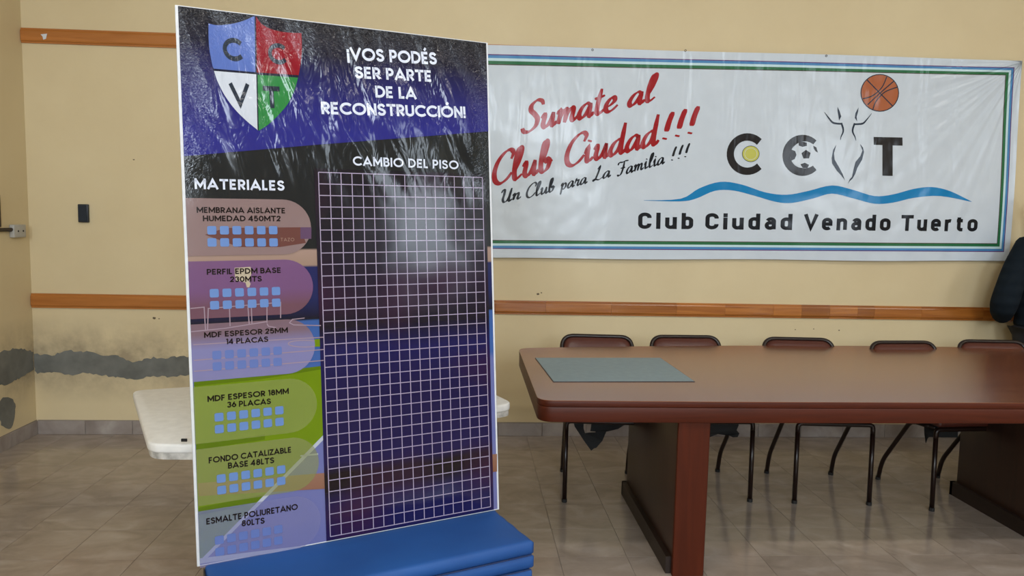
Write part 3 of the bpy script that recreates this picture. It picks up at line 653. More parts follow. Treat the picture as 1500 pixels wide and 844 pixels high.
for a in [('¡VOS PODÉS', 508.5, 88, 640, 95, 18.3), ('SER PARTE', 520, 114.8, 632.5, 120.2, 17.2), ('DE LA', 550, 143.0, 610, 145.8, 17.2), ('RECONSTRUCCIÓN!', 471, 167.3, 682, 173, 17.4)]:
    ptxt('lettering', *a, TW, .215, track=.08)
ptxt('lettering', 'CAMBIO DEL PISO', 516.9, 242.5, 671.5, 248.3, 13.2, TW, .19)
ptxt('lettering', 'MATERIALES', 285.3, 277, 416.8, 279.5, 15.2, TW, .21)
for a in [('MEMBRANA AISLANTE', 288.2, 311.8, 417.9, 312.7, 8.3), ('HUMEDAD 450MT2', 297.3, 324.2, 411.2, 324.2, 8.2), ('PERFIL EPDM BASE', 303, 402.6, 411.5, 399.8, 8.2), ('230MTS', 337, 413.3, 383.5, 412.3, 8.1),
          ('MDF ESPESOR 25MM', 299, 495, 421.6, 487.2, 8), ('14 PLACAS', 331, 504.4, 392.8, 500.7, 8), ('MDF ESPESOR 18MM', 304, 588.9, 423, 576.8, 8.5), ('36 PLACAS', 332.7, 597.2, 396.8, 591.8, 8.3),
          ('FONDO CATALIZABLE', 305.8, 678.9, 426.8, 662.8, 8.7), ('BASE 48LTS', 334, 686.7, 401.6, 678.2, 8.7), ('ESMALTE POLIURETANO', 302.3, 768.6, 436.2, 746.4, 9), ('80LTS', 354, 771.2, 387.5, 766.7, 8.8)]:
    ptxt('lettering', *a, TB, .205, track=.10, space=.36)
SQ = [ink('square_print', pc(122, 162, 232)), ink('square_faint_print', pc(116, 140, 214))]
rows = [((310.2, 337.5), (400, 337.3)), ((310.5, 355.2), (400.6, 355.2)), ((313.8, 429.6), (404.2, 426.5)), ((314.3, 447.2), (404.5, 443.5)), ((317.6, 520.2), (406.5, 513.8)), ((318, 536.6), (406.5, 530.2)),
        ((320.8, 611.1), (409, 601.2)), ((321.2, 628.5), (409.3, 617.9)), ((324, 701), (411.8, 687.9)), ((324.7, 717.8), (411.8, 704.6)), ((321.2, 791), (407.5, 775.4)), ((321.9, 808), (407.5, 791.7))]
sqm = {}
for r_, (a, b) in enumerate(rows):
    a, b = uv(*a), uv(*b); ph = .0128; mi = 1 if r_ in (4, 5, 10, 11) else 0
    for i in range(6):
        cx, cy = a[0]+(b[0]-a[0])*i/5, a[1]+(b[1]-a[1])*i/5
        if mi not in sqm:
            q = fillet([(-ph, -ph, 0), (ph, -ph, 0), (ph, ph, 0), (-ph, ph, 0)], .005, 3, True)
            o = P.build('printed_square', [([(p.x, p.y) for p in q], [tuple(range(len(q)))])], SQ[mi], sheet, 0); sqm[mi] = o.data
        else:
            o = bpy.data.objects.new('printed_square', sqm[mi]); COL.objects.link(o); o.parent = sheet
        o.location = (cx, -.0018, cy)

# ================================================================== blue mats under the poster
mat_blue = NT('blue_mat_cover'); tc = mat_blue.n('ShaderNodeTexCoord')
nz = mat_blue.n('ShaderNodeTexNoise', {'Vector': tc.outputs['Object'], 'Scale': 3., 'Detail': 3}); wv = mat_blue.n('ShaderNodeTexNoise', {'Vector': tc.outputs['Object'], 'Scale': 260., 'Detail': 2})
mat_blue.l(mat_blue.ramp(nz.outputs[0], [(.3, srgb(17, 70, 138)), (.7, srgb(24, 82, 154))]), 'Base Color'); mat_blue.b.inputs['Roughness'].default_value = .62
bp = mat_blue.n('ShaderNodeBump', {'Height': wv.outputs[0], 'Strength': .15, 'Distance': .001}); mat_blue.l(bp.outputs[0], 'Normal')
M_seam = flat('dark_blue_seam', (.006, .02, .09), .7); M_matend = flat('black_mat_end', (.006, .007, .010), .7)
ang = atan2(e1[1], e1[0]); NM = 9; pz = .428/NM
ordw = ['bottom', 'second from the floor', 'third from the floor', 'fourth from the floor', 'middle', 'fourth from the top', 'third from the top', 'second from the top', 'topmost']
def mat_mesh(i, j):
    """a soft flat cushion: rounded slab whose top rises slightly to the right"""
    L0, L1, D0, D1 = .012, 1.0, -.285+random.uniform(-.004, .004), .016
    if i == NM-1: L1 = .998
    else: L1 = 1.0+random.uniform(-.004, .006)
    nx, ny, nr = 40, 14, 4; V = []; Fc = []; rr = .019
    prof = [(-rr*(1-cos(a)), .5-.5*cos(a)) for a in np.linspace(0, PI, 9)]
    ring = []
    # outline with rounded corners, rings from the bottom face to the top face
    out = fillet([(L0, D0, 0), (L1, D0, 0), (L1, D1, 0), (L0, D1, 0)], .018, 5, True)
    pts = []
    for q in range(len(out)):
        a_, b_ = out[q], out[(q+1) % len(out)]; n = max(1, int((b_-a_).length/.03))
        pts += [a_+(b_-a_)*(t/n) for t in range(n)]
    rng = random.Random(i); cx, cy = (L0+L1)/2, (D0+D1)/2; N = len(pts)
    wob = [rng.uniform(-.0022, .0022) for _ in pts]
    zb = lambda x, t: (i+t)*(pz+.00155*x)
    lev = [(.0, .020), (.04, .009), (.16, .003), (.5, 0.), (.84, .003), (.96, .009), (1., .020), (1., .08)]
    for (t, ins) in lev:
        for n, p in enumerate(pts):
            d = Vector((cx-p.x, cy-p.y, 0)); sx = ins*(1 if abs(d.x) > 1e-6 else 0)
            x = min(max(p.x, L0+ins), L1-ins)+(wob[n] if 0 < t < 1 else 0)*(1 if p.x > .5 else .4); y = min(max(p.y, D0+ins), D1-ins)
            tt = t
            V.append((x, y, zb(x, tt)-(.0012 if 0 else 0)))
    K = len(lev)
    for l in range(K-1):
        for n in range(N): Fc.append((l*N+n, l*N+(n+1) % N, (l+1)*N+(n+1) % N, (l+1)*N+n))
    Fc.append(tuple(range(N))[::-1]); Fc.append(tuple(range((K-1)*N, K*N)))
    return V, Fc
for i in range(NM):
    t = thing('blue_mat', 'blue fabric covered mat, %s of the stack under the poster board' % ordw[i], 'mat', (PO[0], PO[1], 0), ang, 'stacked blue mats')
    V, Fc = mat_mesh(i, 0); obj('cover', V, Fc, mat_blue.m, t, smooth=False)
    bpy.data.objects[t.children[0].name].data.polygons.foreach_set('use_smooth', [len(p.vertices) == 4 for p in t.children[0].data.polygons])
    z = lambda x, q: (i+q)*(pz+.00155*x)
    MB().tube([(.03, -.2865, z(0, .08)), (.5, -.2865, z(.5, .08)), (.985, -.2865, z(1, .08))], .0022, 6).build('seam', M_seam, t)
    MB().add([(.0115, -.265, z(0, .1)), (.0115, 0, z(0, .1)), (.0115, 0, z(0, .9)), (.0115, -.265, z(0, .9)), (.0085, -.255, z(0, .2)), (.0085, -.01, z(0, .2)), (.0085, -.01, z(0, .8)), (.0085, -.255, z(0, .8))],
             [(0, 1, 5, 4), (1, 2, 6, 5), (2, 3, 7, 6), (3, 0, 4, 7), (4, 5, 6, 7)]).build('end_panel', M_matend, t, label='black end panel')

# ================================================================== club banner on the wall
def bo(x, z): return .005*sin(x*3.1+z*1.7)+.004*sin(x*1.3-z*4.1+1)+.003*sin(z*5.+x*.7)
BYP = BACK_Y-.035
BL0 = WY(722, 378, BYP); TL0 = WY(712, 66, BYP); TR0 = WY(1498, 88.5, BYP); BR0 = WY(1479, 383, BYP)
def bxz(x, y): p = WY(x, y, BYP); return (float(p[0]), float(p[2]))
BX0 = -.55
banner = thing('club_banner', 'wide white vinyl club banner with red script and basketball logo hung on the cream wall', 'banner', (0, BYP, 0))
def vinyl_normal(k):
    tc = k.n('ShaderNodeTexCoord'); o = tc.outputs['Object']; s = k.n('ShaderNodeSeparateXYZ', {0: o}); x, z = s.outputs[0], s.outputs[2]
    cmb = lambda a, b: k.n('ShaderNodeCombineXYZ', {0: a, 1: b, 2: 0.}).outputs[0]
    a = k.n('ShaderNodeTexNoise', {'Vector': cmb(k.math('MULTIPLY', x, 7.), k.math('MULTIPLY', z, 1.3)), 'Scale': 1., 'Detail': 2., 'Distortion': .6}).outputs[0]
    tm = k.n('ShaderNodeMapRange', {0: z, 1: 1.7, 2: 2.6, 3: .15, 4: 1.}).outputs[0]
    # pulled folds running down-left from the top right corner
    dx = k.math('SUBTRACT', 3.75, x); dz = k.math('SUBTRACT', 2.62, z)
    an = k.math('ARCTAN2', dz, dx); rm = k.n('ShaderNodeMapRange', {0: x, 1: 2.4, 2: 3.4, 3: 0., 4: 1.}).outputs[0]
    r_ = k.n('ShaderNodeTexNoise', {'Vector': cmb(k.math('MULTIPLY', an, 7.), 0.), 'Scale': 1., 'Detail': 1.}).outputs[0]
    b = k.n('ShaderNodeTexNoise', {'Vector': o, 'Scale': 2.6, 'Detail': 2.}).outputs[0]
    h = k.math('ADD', k.math('MULTIPLY', k.math('MULTIPLY', a, tm), .55), k.math('ADD', k.math('MULTIPLY', k.math('MULTIPLY', r_, rm), .8), k.math('MULTIPLY', b, .7)))
    bp = k.n('ShaderNodeBump', {'Height': h, 'Strength': 1., 'Distance': .028}); k.l(bp.outputs[0], 'Normal'); return tc
def vink(name, c):
    k = NT(name); tc = vinyl_normal(k); k.b.inputs['Roughness'].default_value = .2; k.b.inputs['Specular IOR Level'].default_value = .28
    nz = k.n('ShaderNodeTexNoise', {'Vector': tc.outputs['Object'], 'Scale': 9., 'Detail': 2.})
    k.l(k.mix(nz.outputs[0], tuple(q*.95 for q in c), tuple(min(1, q*1.05) for q in c)), 'Base Color'); return k.m
M_vin = vink('white_vinyl', (.61, .685, .77))
nx, nz_ = 120, 30; V = []; Fc = []
def bpt(s, t):
    tx0, tx1 = BX0, float(TR0[0]); bx1 = float(BR0[0]); x = BX0+((tx1*(t)+bx1*(1-t))-BX0)*s
    zt = TL0[2]+(TR0[2]-TL0[2])*(x-TL0[0])/(TR0[0]-TL0[0])+.002*sin(x*3)
    zb = BL0[2]+(BR0[2]-BL0[2])*(x-BL0[0])/(BR0[0]-BL0[0])+.003*sin(x*4)
    return x, zb+(zt-zb)*t
for off in (0, .0008):
    for j in range(nz_+1):
        for i in range(nx+1):
            x, z = bpt(i/nx, j/nz_); V.append((x, bo(x, z)+off, z))
n1 = (nx+1)*(nz_+1)
for j in range(nz_):
    for i in range(nx):
        a = j*(nx+1)+i; Fc.append((a, a+1, a+nx+2, a+nx+1)); Fc.append((n1+a, n1+a+nx+1, n1+a+nx+2, n1+a+1))
bsheet = obj('banner_sheet', V, Fc, M_vin, banner, smooth=True)
BP = Print(lambda a, b, l: (a, bo(a, b)-l, b))
def dens(P, step=.06):
    out = [P[0]]
    for a, b in zip(P, P[1:]):
        n = max(1, int(hypot(b[0]-a[0], b[1]-a[1])/step)); out += [(a[0]+(b[0]-a[0])*k/n, a[1]+(b[1]-a[1])*k/n) for k in range(1, n+1)]
    return out
# border stripes: five colours, mitred at the right corners
oTL = bxz(712, 79.3); oTR = bxz(1486.5, 98.6); oBR = bxz(1471.5, 369.2); oBL = bxz(722, 364.6)
iTL = bxz(712, 95.3); iTR = bxz(1473.5, 110.2); iBR = bxz(1460.8, 356.6); iBL = bxz(722, 351.6)
def ext(p, q, x): t = (x-p[0])/(q[0]-p[0]); return (x, p[1]+(q[1]-p[1])*t)
oTL = ext(oTL, oTR, BX0+.07); oBL = ext(oBL, oBR, BX0+.07); iTL = ext(iTL, iTR, BX0+.14); iBL = ext(iBL, iBR, BX0+.14)
lerp = lambda a, b, t: (a[0]+(b[0]-a[0])*t, a[1]+(b[1]-a[1])*t)
for nm, c, t0, t1 in [('purple', srgb(98, 60, 120), 0, .10), ('blue', srgb(76, 136, 190), .10, .36), ('pale', srgb(196, 226, 234), .36, .62), ('green', srgb(44, 110, 72), .62, .92), ('brown', srgb(72, 62, 56), .92, 1.)]:
    m = vink(nm+'_stripe_print', c); o_ = [lerp(a, b, t0) for a, b in zip((oTL, oTR, oBR, oBL), (iTL, iTR, iBR, iBL))]; i_ = [lerp(a, b, t1) for a, b in zip((oTL, oTR, oBR, oBL), (iTL, iTR, iBR, iBL))]
    parts = []
    for q in range(4):
        A_, B_ = dens([o_[q], o_[(q+1) % 4]]), dens([i_[q], i_[(q+1) % 4]])
        n = max(len(A_), len(B_)); A_ = [lerp(o_[q], o_[(q+1) % 4], s/(n-1)) for s in range(n)]; B_ = [lerp(i_[q], i_[(q+1) % 4], s/(n-1)) for s in range(n)]
        parts.append((A_+B_, [(s, s+1, n+s+1, n+s) for s in range(n-1)]))
    BP.build('border_stripe', parts, m, bsheet, .0012, label=nm+' border stripe')
VR = vink('red_script_print', srgb(160, 14, 26)); VK = vink('black_script_print', srgb(10, 18, 30)); VD = vink('charcoal_logo_print', srgb(30, 28, 32)); VB = vink('blue_wave_print', srgb(8, 128, 190)); VO = vink('orange_ball_print', srgb(172, 98, 62)); VY = vink('yellow_ball_print', srgb(196, 196, 96)); VN = vink('navy_line_print', srgb(32, 44, 62)); VG = vink('red_outline_print', srgb(206, 196, 204))
VWW = vink('white_logo_print', (.61, .685, .77))
def btxt(name, txt, font, pen, x0, y0, x1, y1, cap, m, lift=.0014, **kw):
    return BP.build(name, [fit(txt, font, pen, bxz(x0, y0), bxz(x1, y1), cap, **kw)], m, bsheet, lift)
mpp = 5.0/F
k38 = 1/3.835
for (w_, x0, y0, x1, y1, cap, pen, m_) in [('Sumate', 185, 405, 725, 270, 40, .155, VR), ('al', 788, 254, 935, 217, 36, .15, VR), ('Club', 25, 697, 355, 608, 43, .15, VR), ('Ciudad', 430, 596, 955, 462, 42, .15, VR), ('!!!', 980, 447, 1190, 400, 38, .16, VR),
        ('Un', 72, 797, 185, 768, 18.5, .135, VK), ('Club', 212, 770, 372, 728, 19, .13, VK), ('para', 408, 722, 556, 683, 18, .13, VK), ('La', 592, 672, 688, 646, 18.5, .13, VK), ('Familia', 725, 645, 992, 572, 19, .13, VK), ('!!!', 1028, 560, 1138, 533, 19, .13, VK)]:
    btxt('script_lettering', w_, script, pen, 715+x0*k38, 90+y0*k38, 715+x1*k38, 90+y1*k38, cap*mpp, m_, track=.015, slant=.30)
for w_, x0, x1 in [('Club', 934.7, 1015.5), ('Ciudad', 1033.3, 1159.8), ('Venado', 1177, 1302.8), ('Tuerto', 1318.3, 1431.2)]:
    btxt('lettering', w_, din, .215, x0, 335.2+(x0-934.7)*.0080, x1, 335.2+(x1-934.7)*.0080, 24*mpp, VK, track=.24)
# logo letters
def R2(x, y): return bxz(920+x/2.586, 80+y/2.586)
def R3(x, y): return bxz(1180+x/4.444, 90+y/4.444)
BP.build('logo_letter', [ribbon([R2(452+64*cos(a), 377+65*sin(a)) for a in np.radians(np.linspace(-45, -315, 30))], 28/2.586*mpp)], VD, bsheet, .0013, label='charcoal letter C around the tennis ball')
BP.build('logo_letter', [ribbon([R2(660+61*cos(a), 382+63*sin(a)) for a in np.radians(np.linspace(-45, -315, 30))], 30/2.586*mpp)], VD, bsheet, .0013, label='charcoal letter C around the football')
BP.build('logo_letter', [poly_mesh([R2(930, 312), R2(1040, 314), R2(1040, 345), R2(1002, 344), R2(1000, 460), R2(961, 459), R2(963, 343), R2(930, 342)])], VD, bsheet, .0013, label='charcoal letter T')
def disc(fn, cx, cy, rx, ry, n=32, jx=0): return poly_mesh([fn(cx+rx*cos(a), cy+ry*sin(a)) for a in np.linspace(0, 2*PI, n, endpoint=False)])
BP.build('tennis_ball_print', [disc(R2, 465, 376, 33, 31)], VN, bsheet, .0016); BP.build('tennis_ball_print', [disc(R2, 465, 376, 31, 29)], VY, bsheet, .0018, label='yellow tennis ball'); BP.build('tennis_ball_print', [ribbon([R2(465+23*cos(a), 376+22*sin(a)) for a in np.linspace(0, 2*PI, 26, endpoint=False)], .0022, True)], VWW, bsheet, .0020)
BP.build('football_print', [disc(R2, 668, 380, 51, 51)], VWW, bsheet, .0016, label='white football with dark pentagons')
pent = lambda cx, cy, r, a0, cl=None: poly_mesh([R2(cx+r*cos(radians(a0+72*i)), cy+r*sin(radians(a0+72*i))) for i in range(5)])
BP.build('football_patch', [pent(673, 379, 18, -20), poly_mesh([R2(*q) for q in [(618, 360), (632, 366), (637, 380), (630, 396), (618, 402), (612, 380)]]), poly_mesh([R2(*q) for q in [(645, 333), (660, 330), (676, 334), (676, 346), (660, 350), (646, 345)]]),
    poly_mesh([R2(*q) for q in [(700, 345), (712, 352), (718, 372), (708, 366), (702, 356)]]), poly_mesh([R2(*q) for q in [(652, 416), (668, 410), (684, 418), (678, 430), (660, 430)]])], VD, bsheet, .0018)
# deer drawing
def brush(P_, ws): 
    Q = spl([R3(*p) for p in P_], 5); n = len(Q)
    return ribbon(Q, lambda a, t: np.interp(t, np.linspace(0, 1, len(ws)), ws)/4.444*mpp)
BP.build('deer_drawing', [brush([(122, 330), (150, 368), (175, 397), (205, 405), (235, 406)], [2, 9, 12, 12, 12]), brush([(232, 400), (243, 435), (243, 460), (230, 490), (225, 512)], [12, 12, 10, 7, 2]),
    brush([(432, 338), (400, 378), (375, 403), (345, 408), (314, 409)], [2, 8, 12, 12, 12]), brush([(320, 402), (307, 440), (308, 465), (320, 490), (327, 516)], [12, 12, 10, 7, 2])], VN, bsheet, .0014, label='dark antler lines')
sp = lambda pts: poly_mesh([R3(*p) for p in pts])
for sh in [sp([(208, 295), (222, 325), (232, 358), (218, 385), (213, 350), (208, 320)]), sp([(346, 300), (326, 335), (321, 368), (336, 390), (333, 360), (342, 330)]),
    sp([(198, 543), (178, 575), (167, 630), (170, 665), (200, 712), (230, 745), (252, 775), (238, 735), (212, 685), (186, 640), (182, 600)]), sp([(353, 537), (372, 562), (378, 590), (365, 640), (335, 690), (318, 735), (300, 765), (285, 778), (270, 798), (283, 768), (298, 752), (308, 705), (322, 655), (355, 615), (368, 580)])]: BP.build('deer_drawing', [sh], VN, bsheet, .0014, label='dark leaf-like line')
BP.build('basketball_print', [disc(R3, 486, 204, 127, 123)], VN, bsheet, .0014); BP.build('basketball_print', [disc(R3, 486, 204, 121, 117)], VO, bsheet, .0016, label='orange basketball')
bl_ = lambda pts: ribbon(spl([R3(*p) for p in pts], 5), .0075)
BP.build('ball_seams', [bl_([(402, 120), (485, 204), (570, 290)]), bl_([(405, 282), (485, 208), (582, 124)]), bl_([(374, 243), (440, 222), (500, 168), (532, 98)]), bl_([(440, 312), (462, 258), (520, 198), (602, 166)])], VN, bsheet, .0019)
wt = spl([R2(*p) for p in [(60, 552), (200, 546), (270, 507), (350, 482), (430, 492), (520, 522), (600, 531), (680, 517), (770, 496), (850, 513), (930, 536), (1000, 530), (1080, 509), (1150, 502), (1220, 518), (1300, 557)]], 4)
wb = spl([R2(*p) for p in [(60, 553), (200, 556), (260, 545), (330, 516), (400, 515), (480, 535), (560, 558), (620, 562), (700, 545), (770, 527), (850, 545), (930, 565), (1000, 561), (1080, 543), (1180, 536), (1300, 558)]], 4)
n = len(wt); BP.build('blue_wave_print', [(wt+wb, [(i, i+1, n+i+1, n+i) for i in range(n-1)])], VB, bsheet, .0013, label='long blue wave')
M_eye = flat('dull_metal_ring', (.15, .13, .12), .4, metal=.8)
for (x, y) in [(868, 73), (1004, 74), (1210, 82)]:
    q = bxz(x, y); MB().tube([(q[0]+.006*cos(a), bo(*q)-.002, q[1]+.006*sin(a)) for a in np.linspace(0, 2*PI, 12, endpoint=False)], .0018, 6, closed=True).build('eyelet', M_eye, banner)

# ================================================================== conference table
def tz(x, y, z=.76): p = WZ(x, y, z); return (float(p[0]), float(p[1]))
X0, XR = .300, 5.05
def fy(x): return 2.982+.0*x+.012*max(0, x-1.2)
def by(x):
    t = (x-X0)/(XR-X0); return 4.20+.215*sin(PI*min(max(t, 0), 1))**.9
pts = [(x, fy(x), 0) for x in np.linspace(X0, XR, 14)]+[(x, by(x), 0) for x in np.linspace(XR, X0, 22)]
def rcorner(pts, idx, r, n=8): pass
poly = []; N = len(pts)
corner = {0, 13, 14, N-1}
for i, p in enumerate(pts):
    if i in corner:
        p = Vector(p); a = Vector(pts[i-1]); b = Vector(pts[(i+1) % N]); r = .075
        s = p+(a-p).normalized()*r; e = p+(b-p).normalized()*r
        for k_ in range(9):
            t = k_/8; q = s*(1-t)**2+p*2*t*(1-t)+e*t*t; poly.append((q.x, q.y))
    else: poly.append((p[0], p[1]))
def inset(poly, d):
    cx = (X0+XR)/2; cy = 3.65; out = []
    for i, p in enumerate(poly):
        a = poly[i-1]; b = poly[(i+1) % len(poly)]; tx, ty = b[0]-a[0], b[1]-a[1]; l = hypot(tx, ty); out.append((p[0]-ty/l*d, p[1]+tx/l*d))
    return out
table = thing('conference_table', 'long glossy cherry wood conference table with rounded corners on two slab pedestals', 'table')
def loc(v): return v
top = MB().prism(poly, .757, .760).build('tabletop', M_table, table); bevel(top, .001, 1)
rim = MB().prism(inset(poly, .0), .7335, .7572).build('upper_edge_band', M_edge, table); bevel(rim, .003, 2)
ap = MB().prism(inset(poly, .0008), .6685, .7338).build('edge_band', M_edge, table); bevel(ap, .006, 2)
def pedestal(x0, x1, y0, y1):
    o = rbox('pedestal', x0, x1, y0+.02, y1, .0, .672, M_pedside, table, .004, 2)
    rbox('front_panel', x0-.001, x1+.001, y0, y0+.021, .0, .672, M_ped, o, .003, 1, label='reddish front face')
    pl = MB().box(x0-.022, x0, y0+.03, y1+.02, 0, .075).box(x0-.022, x1+.022, y1, y1+.022, 0, .075).build('plinth', M_plinth, o)
    return o
px2 = float(WY(1403, 680, 3.93)[0])
pedestal(.889, 1.022, 3.0, 3.93); pedestal(px2, px2+.134, 3.0, 3.93)
# desk pad
A = [tz(783.8, 524.4, .762), tz(967.5, 524.4, .762), tz(1018, 559, .762), tz(810.4, 559.3, .762)]
t = thing('desk_pad', 'grey-blue rectangular sheet with dark worn edge lying on the left end of the table', 'desk pad', (*A[3], .760))
q = [(x-A[3][0], y-A[3][1]) for x, y in A][::-1]
MB().prism(q, .0002, .0022).build('backing', M_plinth, t)
cxq = sum(a for a, b in q)/4; cyq = sum(b for a, b in q)/4
MB().prism([(cxq+(a-cxq)*.993, cyq+(b-cyq)*.988) for a, b in q], .0022, .0032).build('surface', M_bluepad, t)

# ================================================================== chairs
def make_chair(label):
    t = thing('banquet_chair', label, 'chair', group='brown chairs behind the table')
    r = .0125; wf, wr = .200, .192
    fr = fillet([(-wf, -.235, 0), (-wf, -.225, .435), (wf, -.225, .435), (wf, -.235, 0)], .045, 6)
    mid = len(fr)//2
    for s in (-1, 1):
        leg = MB().tube(fillet([(s*wf, -.235, 0), (s*wf, -.225, .39)], .01), r).build('leg', M_frame, t, smooth=True)
        MB().tube([(s*wf, -.235, 0), (s*wf, -.235, .018)], .0145).build('foot_cap', M_rubber, leg)
    MB().tube(fillet([(-wf, -.225, .385), (-wf, -.224, .436), (wf, -.224, .436), (wf, -.225, .385)], .045, 6), r).build('front_bar', M_frame, t, smooth=True)
    for s in (-1, 1):
        leg = MB().tube(fillet([(s*wr, .245, 0), (s*wr, .215, .125), (s*wr, -.01, .425), (s*wr, -.16, .436)], .05, 5), r).build('leg', M_frame, t, smooth=True)
        MB().tube([(s*wr, .245, 0), (s*wr, .2415, .018)], .0145).build('foot_cap', M_rubber, leg)
        MB().tube(fillet([(s*wf*.93, -.20, .436), (s*wf*.93, .16, .430), (s*.205, .26, .50)], .06, 5), r*.95).build('side_rail', M_frame, t, smooth=True)
    # back frame: rounded hoop leaning back
    def bk(x, z): return (x, .26+(z-.50)*.42, z)
    hoop = fillet([bk(-.205, .50), bk(-.212, .796), bk(.212, .796), bk(.205, .50)], .075, 8)
    MB().tube(hoop, r, 10).build('back_frame', M_frame, t, smooth=True)
    # padded back
    outl = fillet([(-.196, .53, 0), (.196, .53, 0), (.203, .790, 0), (-.203, .790, 0)], .068, 6, True)
    V = []; Fc = []; n = len(outl); c = (0, .665)
    for k_, (s, d) in enumerate([(.6, -.030), (.85, -.026), (.96, -.018), (1., -.004), (1., .006), (.96, .014), (.8, .020)]):
        for p in outl: x = p.x*s; z = c[1]+(p.y-c[1])*s; q = bk(x, z); V.append((q[0], q[1]+d, q[2]))
    for l in range(6):
        for k_ in range(n): Fc.append((l*n+k_, l*n+(k_+1) % n, (l+1)*n+(k_+1) % n, (l+1)*n+k_))
    Fc += [tuple(range(n))[::-1], tuple(range(6*n, 7*n))]
    obj('backrest', V, Fc, M_vinyl, t, smooth=True)
    s = rbox('seat', -.205, .205, -.245, .165, .449, .500, M_vinyl, t, .020, 3)
    rbox('underside', -.19, .19, -.22, .15, .440, .450, M_black, s, .002, 1, label='black underside')
    return t
def copy_tree(o, parent=None):
    c = o.copy(); COL.objects.link(c); c.parent = parent
    for ch in list(o.children): copy_tree(ch, c)
    return c
L = ['brown vinyl tube-frame chair behind the left end of the table, torn black lining hanging below',
     'brown vinyl tube-frame chair behind the near pedestal, second from the table\'s left end',
     'brown vinyl tube-frame chair in the middle of the row, clear of both pedestals',
     'brown vinyl tube-frame chair pushed furthest under the table, fourth from the table\'s left end',
     'brown vinyl tube-frame chair in front of the person in black, at the right edge']
C = [(.757, 4.055, -5), (1.340, 4.07, 1), (1.995, 4.035, -4), (2.66, 3.955, 4), (3.235, 4.03, -2)]
ch0 = make_chair(L[0])
for i, (x, y, a) in enumerate(C):
    c = ch0 if i == 0 else copy_tree(ch0)
    c.location = (x, y, 0); c.rotation_euler = (0, 0, radians(a)); c['label'] = L[i]
    if i == 0: chairs = [c]
    else: chairs.append(c)
def rag(ch, pts, hole=None, yl=-.12):
    mw = Matrix.Translation(ch.location) @ Matrix.Rotation(ch.rotation_euler.z, 4, 'Z'); inv = mw.inverted(); P_ = []
    for x, y in pts:
        p = WY(x, y, ch.location.y+yl); P_.append(inv @ Vector(p))
    n = len(P_); V = []
    for p in P_: V.append((p.x, yl+.02*sin(p.x*40)*(.45-p.z)*4, min(p.z, .445)))
    tri = tessellate_polygon([[Vector((p.x, p.z, 0)) for p in P_]])
    back = [(a, b+.003, c) for a, b, c in V]
    obj('torn_lining', V+back, [tuple(t) for t in tri]+[tuple(i+n for i in t)[::-1] for t in tri]+[(i, (i+1) % n, n+(i+1) % n, n+i) for i in range(n)], M_black, ch, label='torn black lining hanging under the seat')
k9 = 1/9.38
rag(chairs[0], [(820+x*k9, 610+y*k9) for x, y in [(185, 60), (330, 60), (330, 175), (350, 242), (400, 228), (490, 218), (490, 206), (420, 206), (430, 150), (440, 60), (960, 60), (800, 168), (640, 215), (585, 340), (550, 372), (500, 425), (470, 432), (430, 468), (350, 370), (250, 220), (205, 150)]])
rag(chairs[1], [(1020+x/3.125, 600+y/3.125) for x, y in [(-60, 40), (-60, 118), (60, 128), (100, 115), (150, 118), (165, 126), (190, 128), (200, 112), (185, 95), (195, 75), (195, 40)]])
rag(chairs[3], [(1020+x/3.125, 600+y/3.125) for x, y in [(1035, 60), (1035, 110), (1040, 150), (1050, 130), (1058, 124), (1200, 130), (1200, 60)]])

# ================================================================== white table behind the poster
t = thing('white_table', 'white plastic folding table with chipped edge behind the poster board', 'table', (-.35, 3.1, 0))
wp = [(-1.037, 2.478), (-.70, 2.478), (.205, 3.06), (-.10, 3.72), (-1.415, 3.235)]
wp = [(x+.35, y-3.1, 0) for x, y in wp]
op = [(p.x, p.y) for p in fillet(wp, .055, 6, True)]
# scalloped, chipped lower rim
o = MB().prism(op, .697, .730).build('tabletop', M_white, t); bevel(o, .008, 3)
M_rim = flat('chipped_grey_rim', (.46, .45, .43), .8, noise=.35, scale=40, bump=.6)
op2 = [(x*.992+0, y*.992) for x, y in op]
MB().prism(op2, .676, .698).build('worn_rim', M_rim, t, label='chipped grey rim')
q = WY(269.5, 645, 2.478)
MB().box(q[0]+.35-.008, q[0]+.35+.010, 2.474-3.1, 2.480-3.1, q[2]-.004, q[2]+.005).build('black_mark', M_black, t)
for (x, y) in [(-.40, -.25), (-.35, .10), (.30, .02), (.22, .25)]:
    MB().tube([(x, y, 0), (x*.93, y*.93, .68)], .016).build('leg', M_wframe, t, smooth=True)

# ================================================================== person at the right edge
person = thing('person', 'person in a dark quilted jacket standing behind the table at the right edge', 'person', (3.865, 4.76, 0), PI)
def skinned(name, joints, edges, m, parent, sub=2):
    me = bpy.data.meshes.new(name); me.from_pydata([j[:3] for j in joints], edges, []); me.materials.append(m)
    o = bpy.data.objects.new(name, me); COL.objects.link(o)
    md = o.modifiers.new('skin', 'SKIN'); md.use_smooth_shade = True
    for i, j in enumerate(joints):
        sv = me.skin_vertices[0].data[i]; sv.radius = (j[3], j[4] if len(j) > 4 else j[3]); sv.use_root = (i == 0)
    ss = o.modifiers.new('sub', 'SUBSURF'); ss.levels = sub; ss.render_levels = sub
    dg = bpy.context.evaluated_depsgraph_get(); nm = bpy.data.meshes.new_from_object(o.evaluated_get(dg))
    o.modifiers.clear(); o.data = nm; nm.materials.clear(); nm.materials.append(m); nm.polygons.foreach_set('use_smooth', [True]*len(nm.polygons))
    o.parent = parent; return o
M_skin = flat('skin', srgb(176, 124, 98), .5); M_trouser = flat('dark_trousers', (.012, .013, .018), .8); M_hair = flat('dark_hair', (.02, .013, .01), .6); M_shoe = flat('black_shoe', (.01, .01, .01), .4)
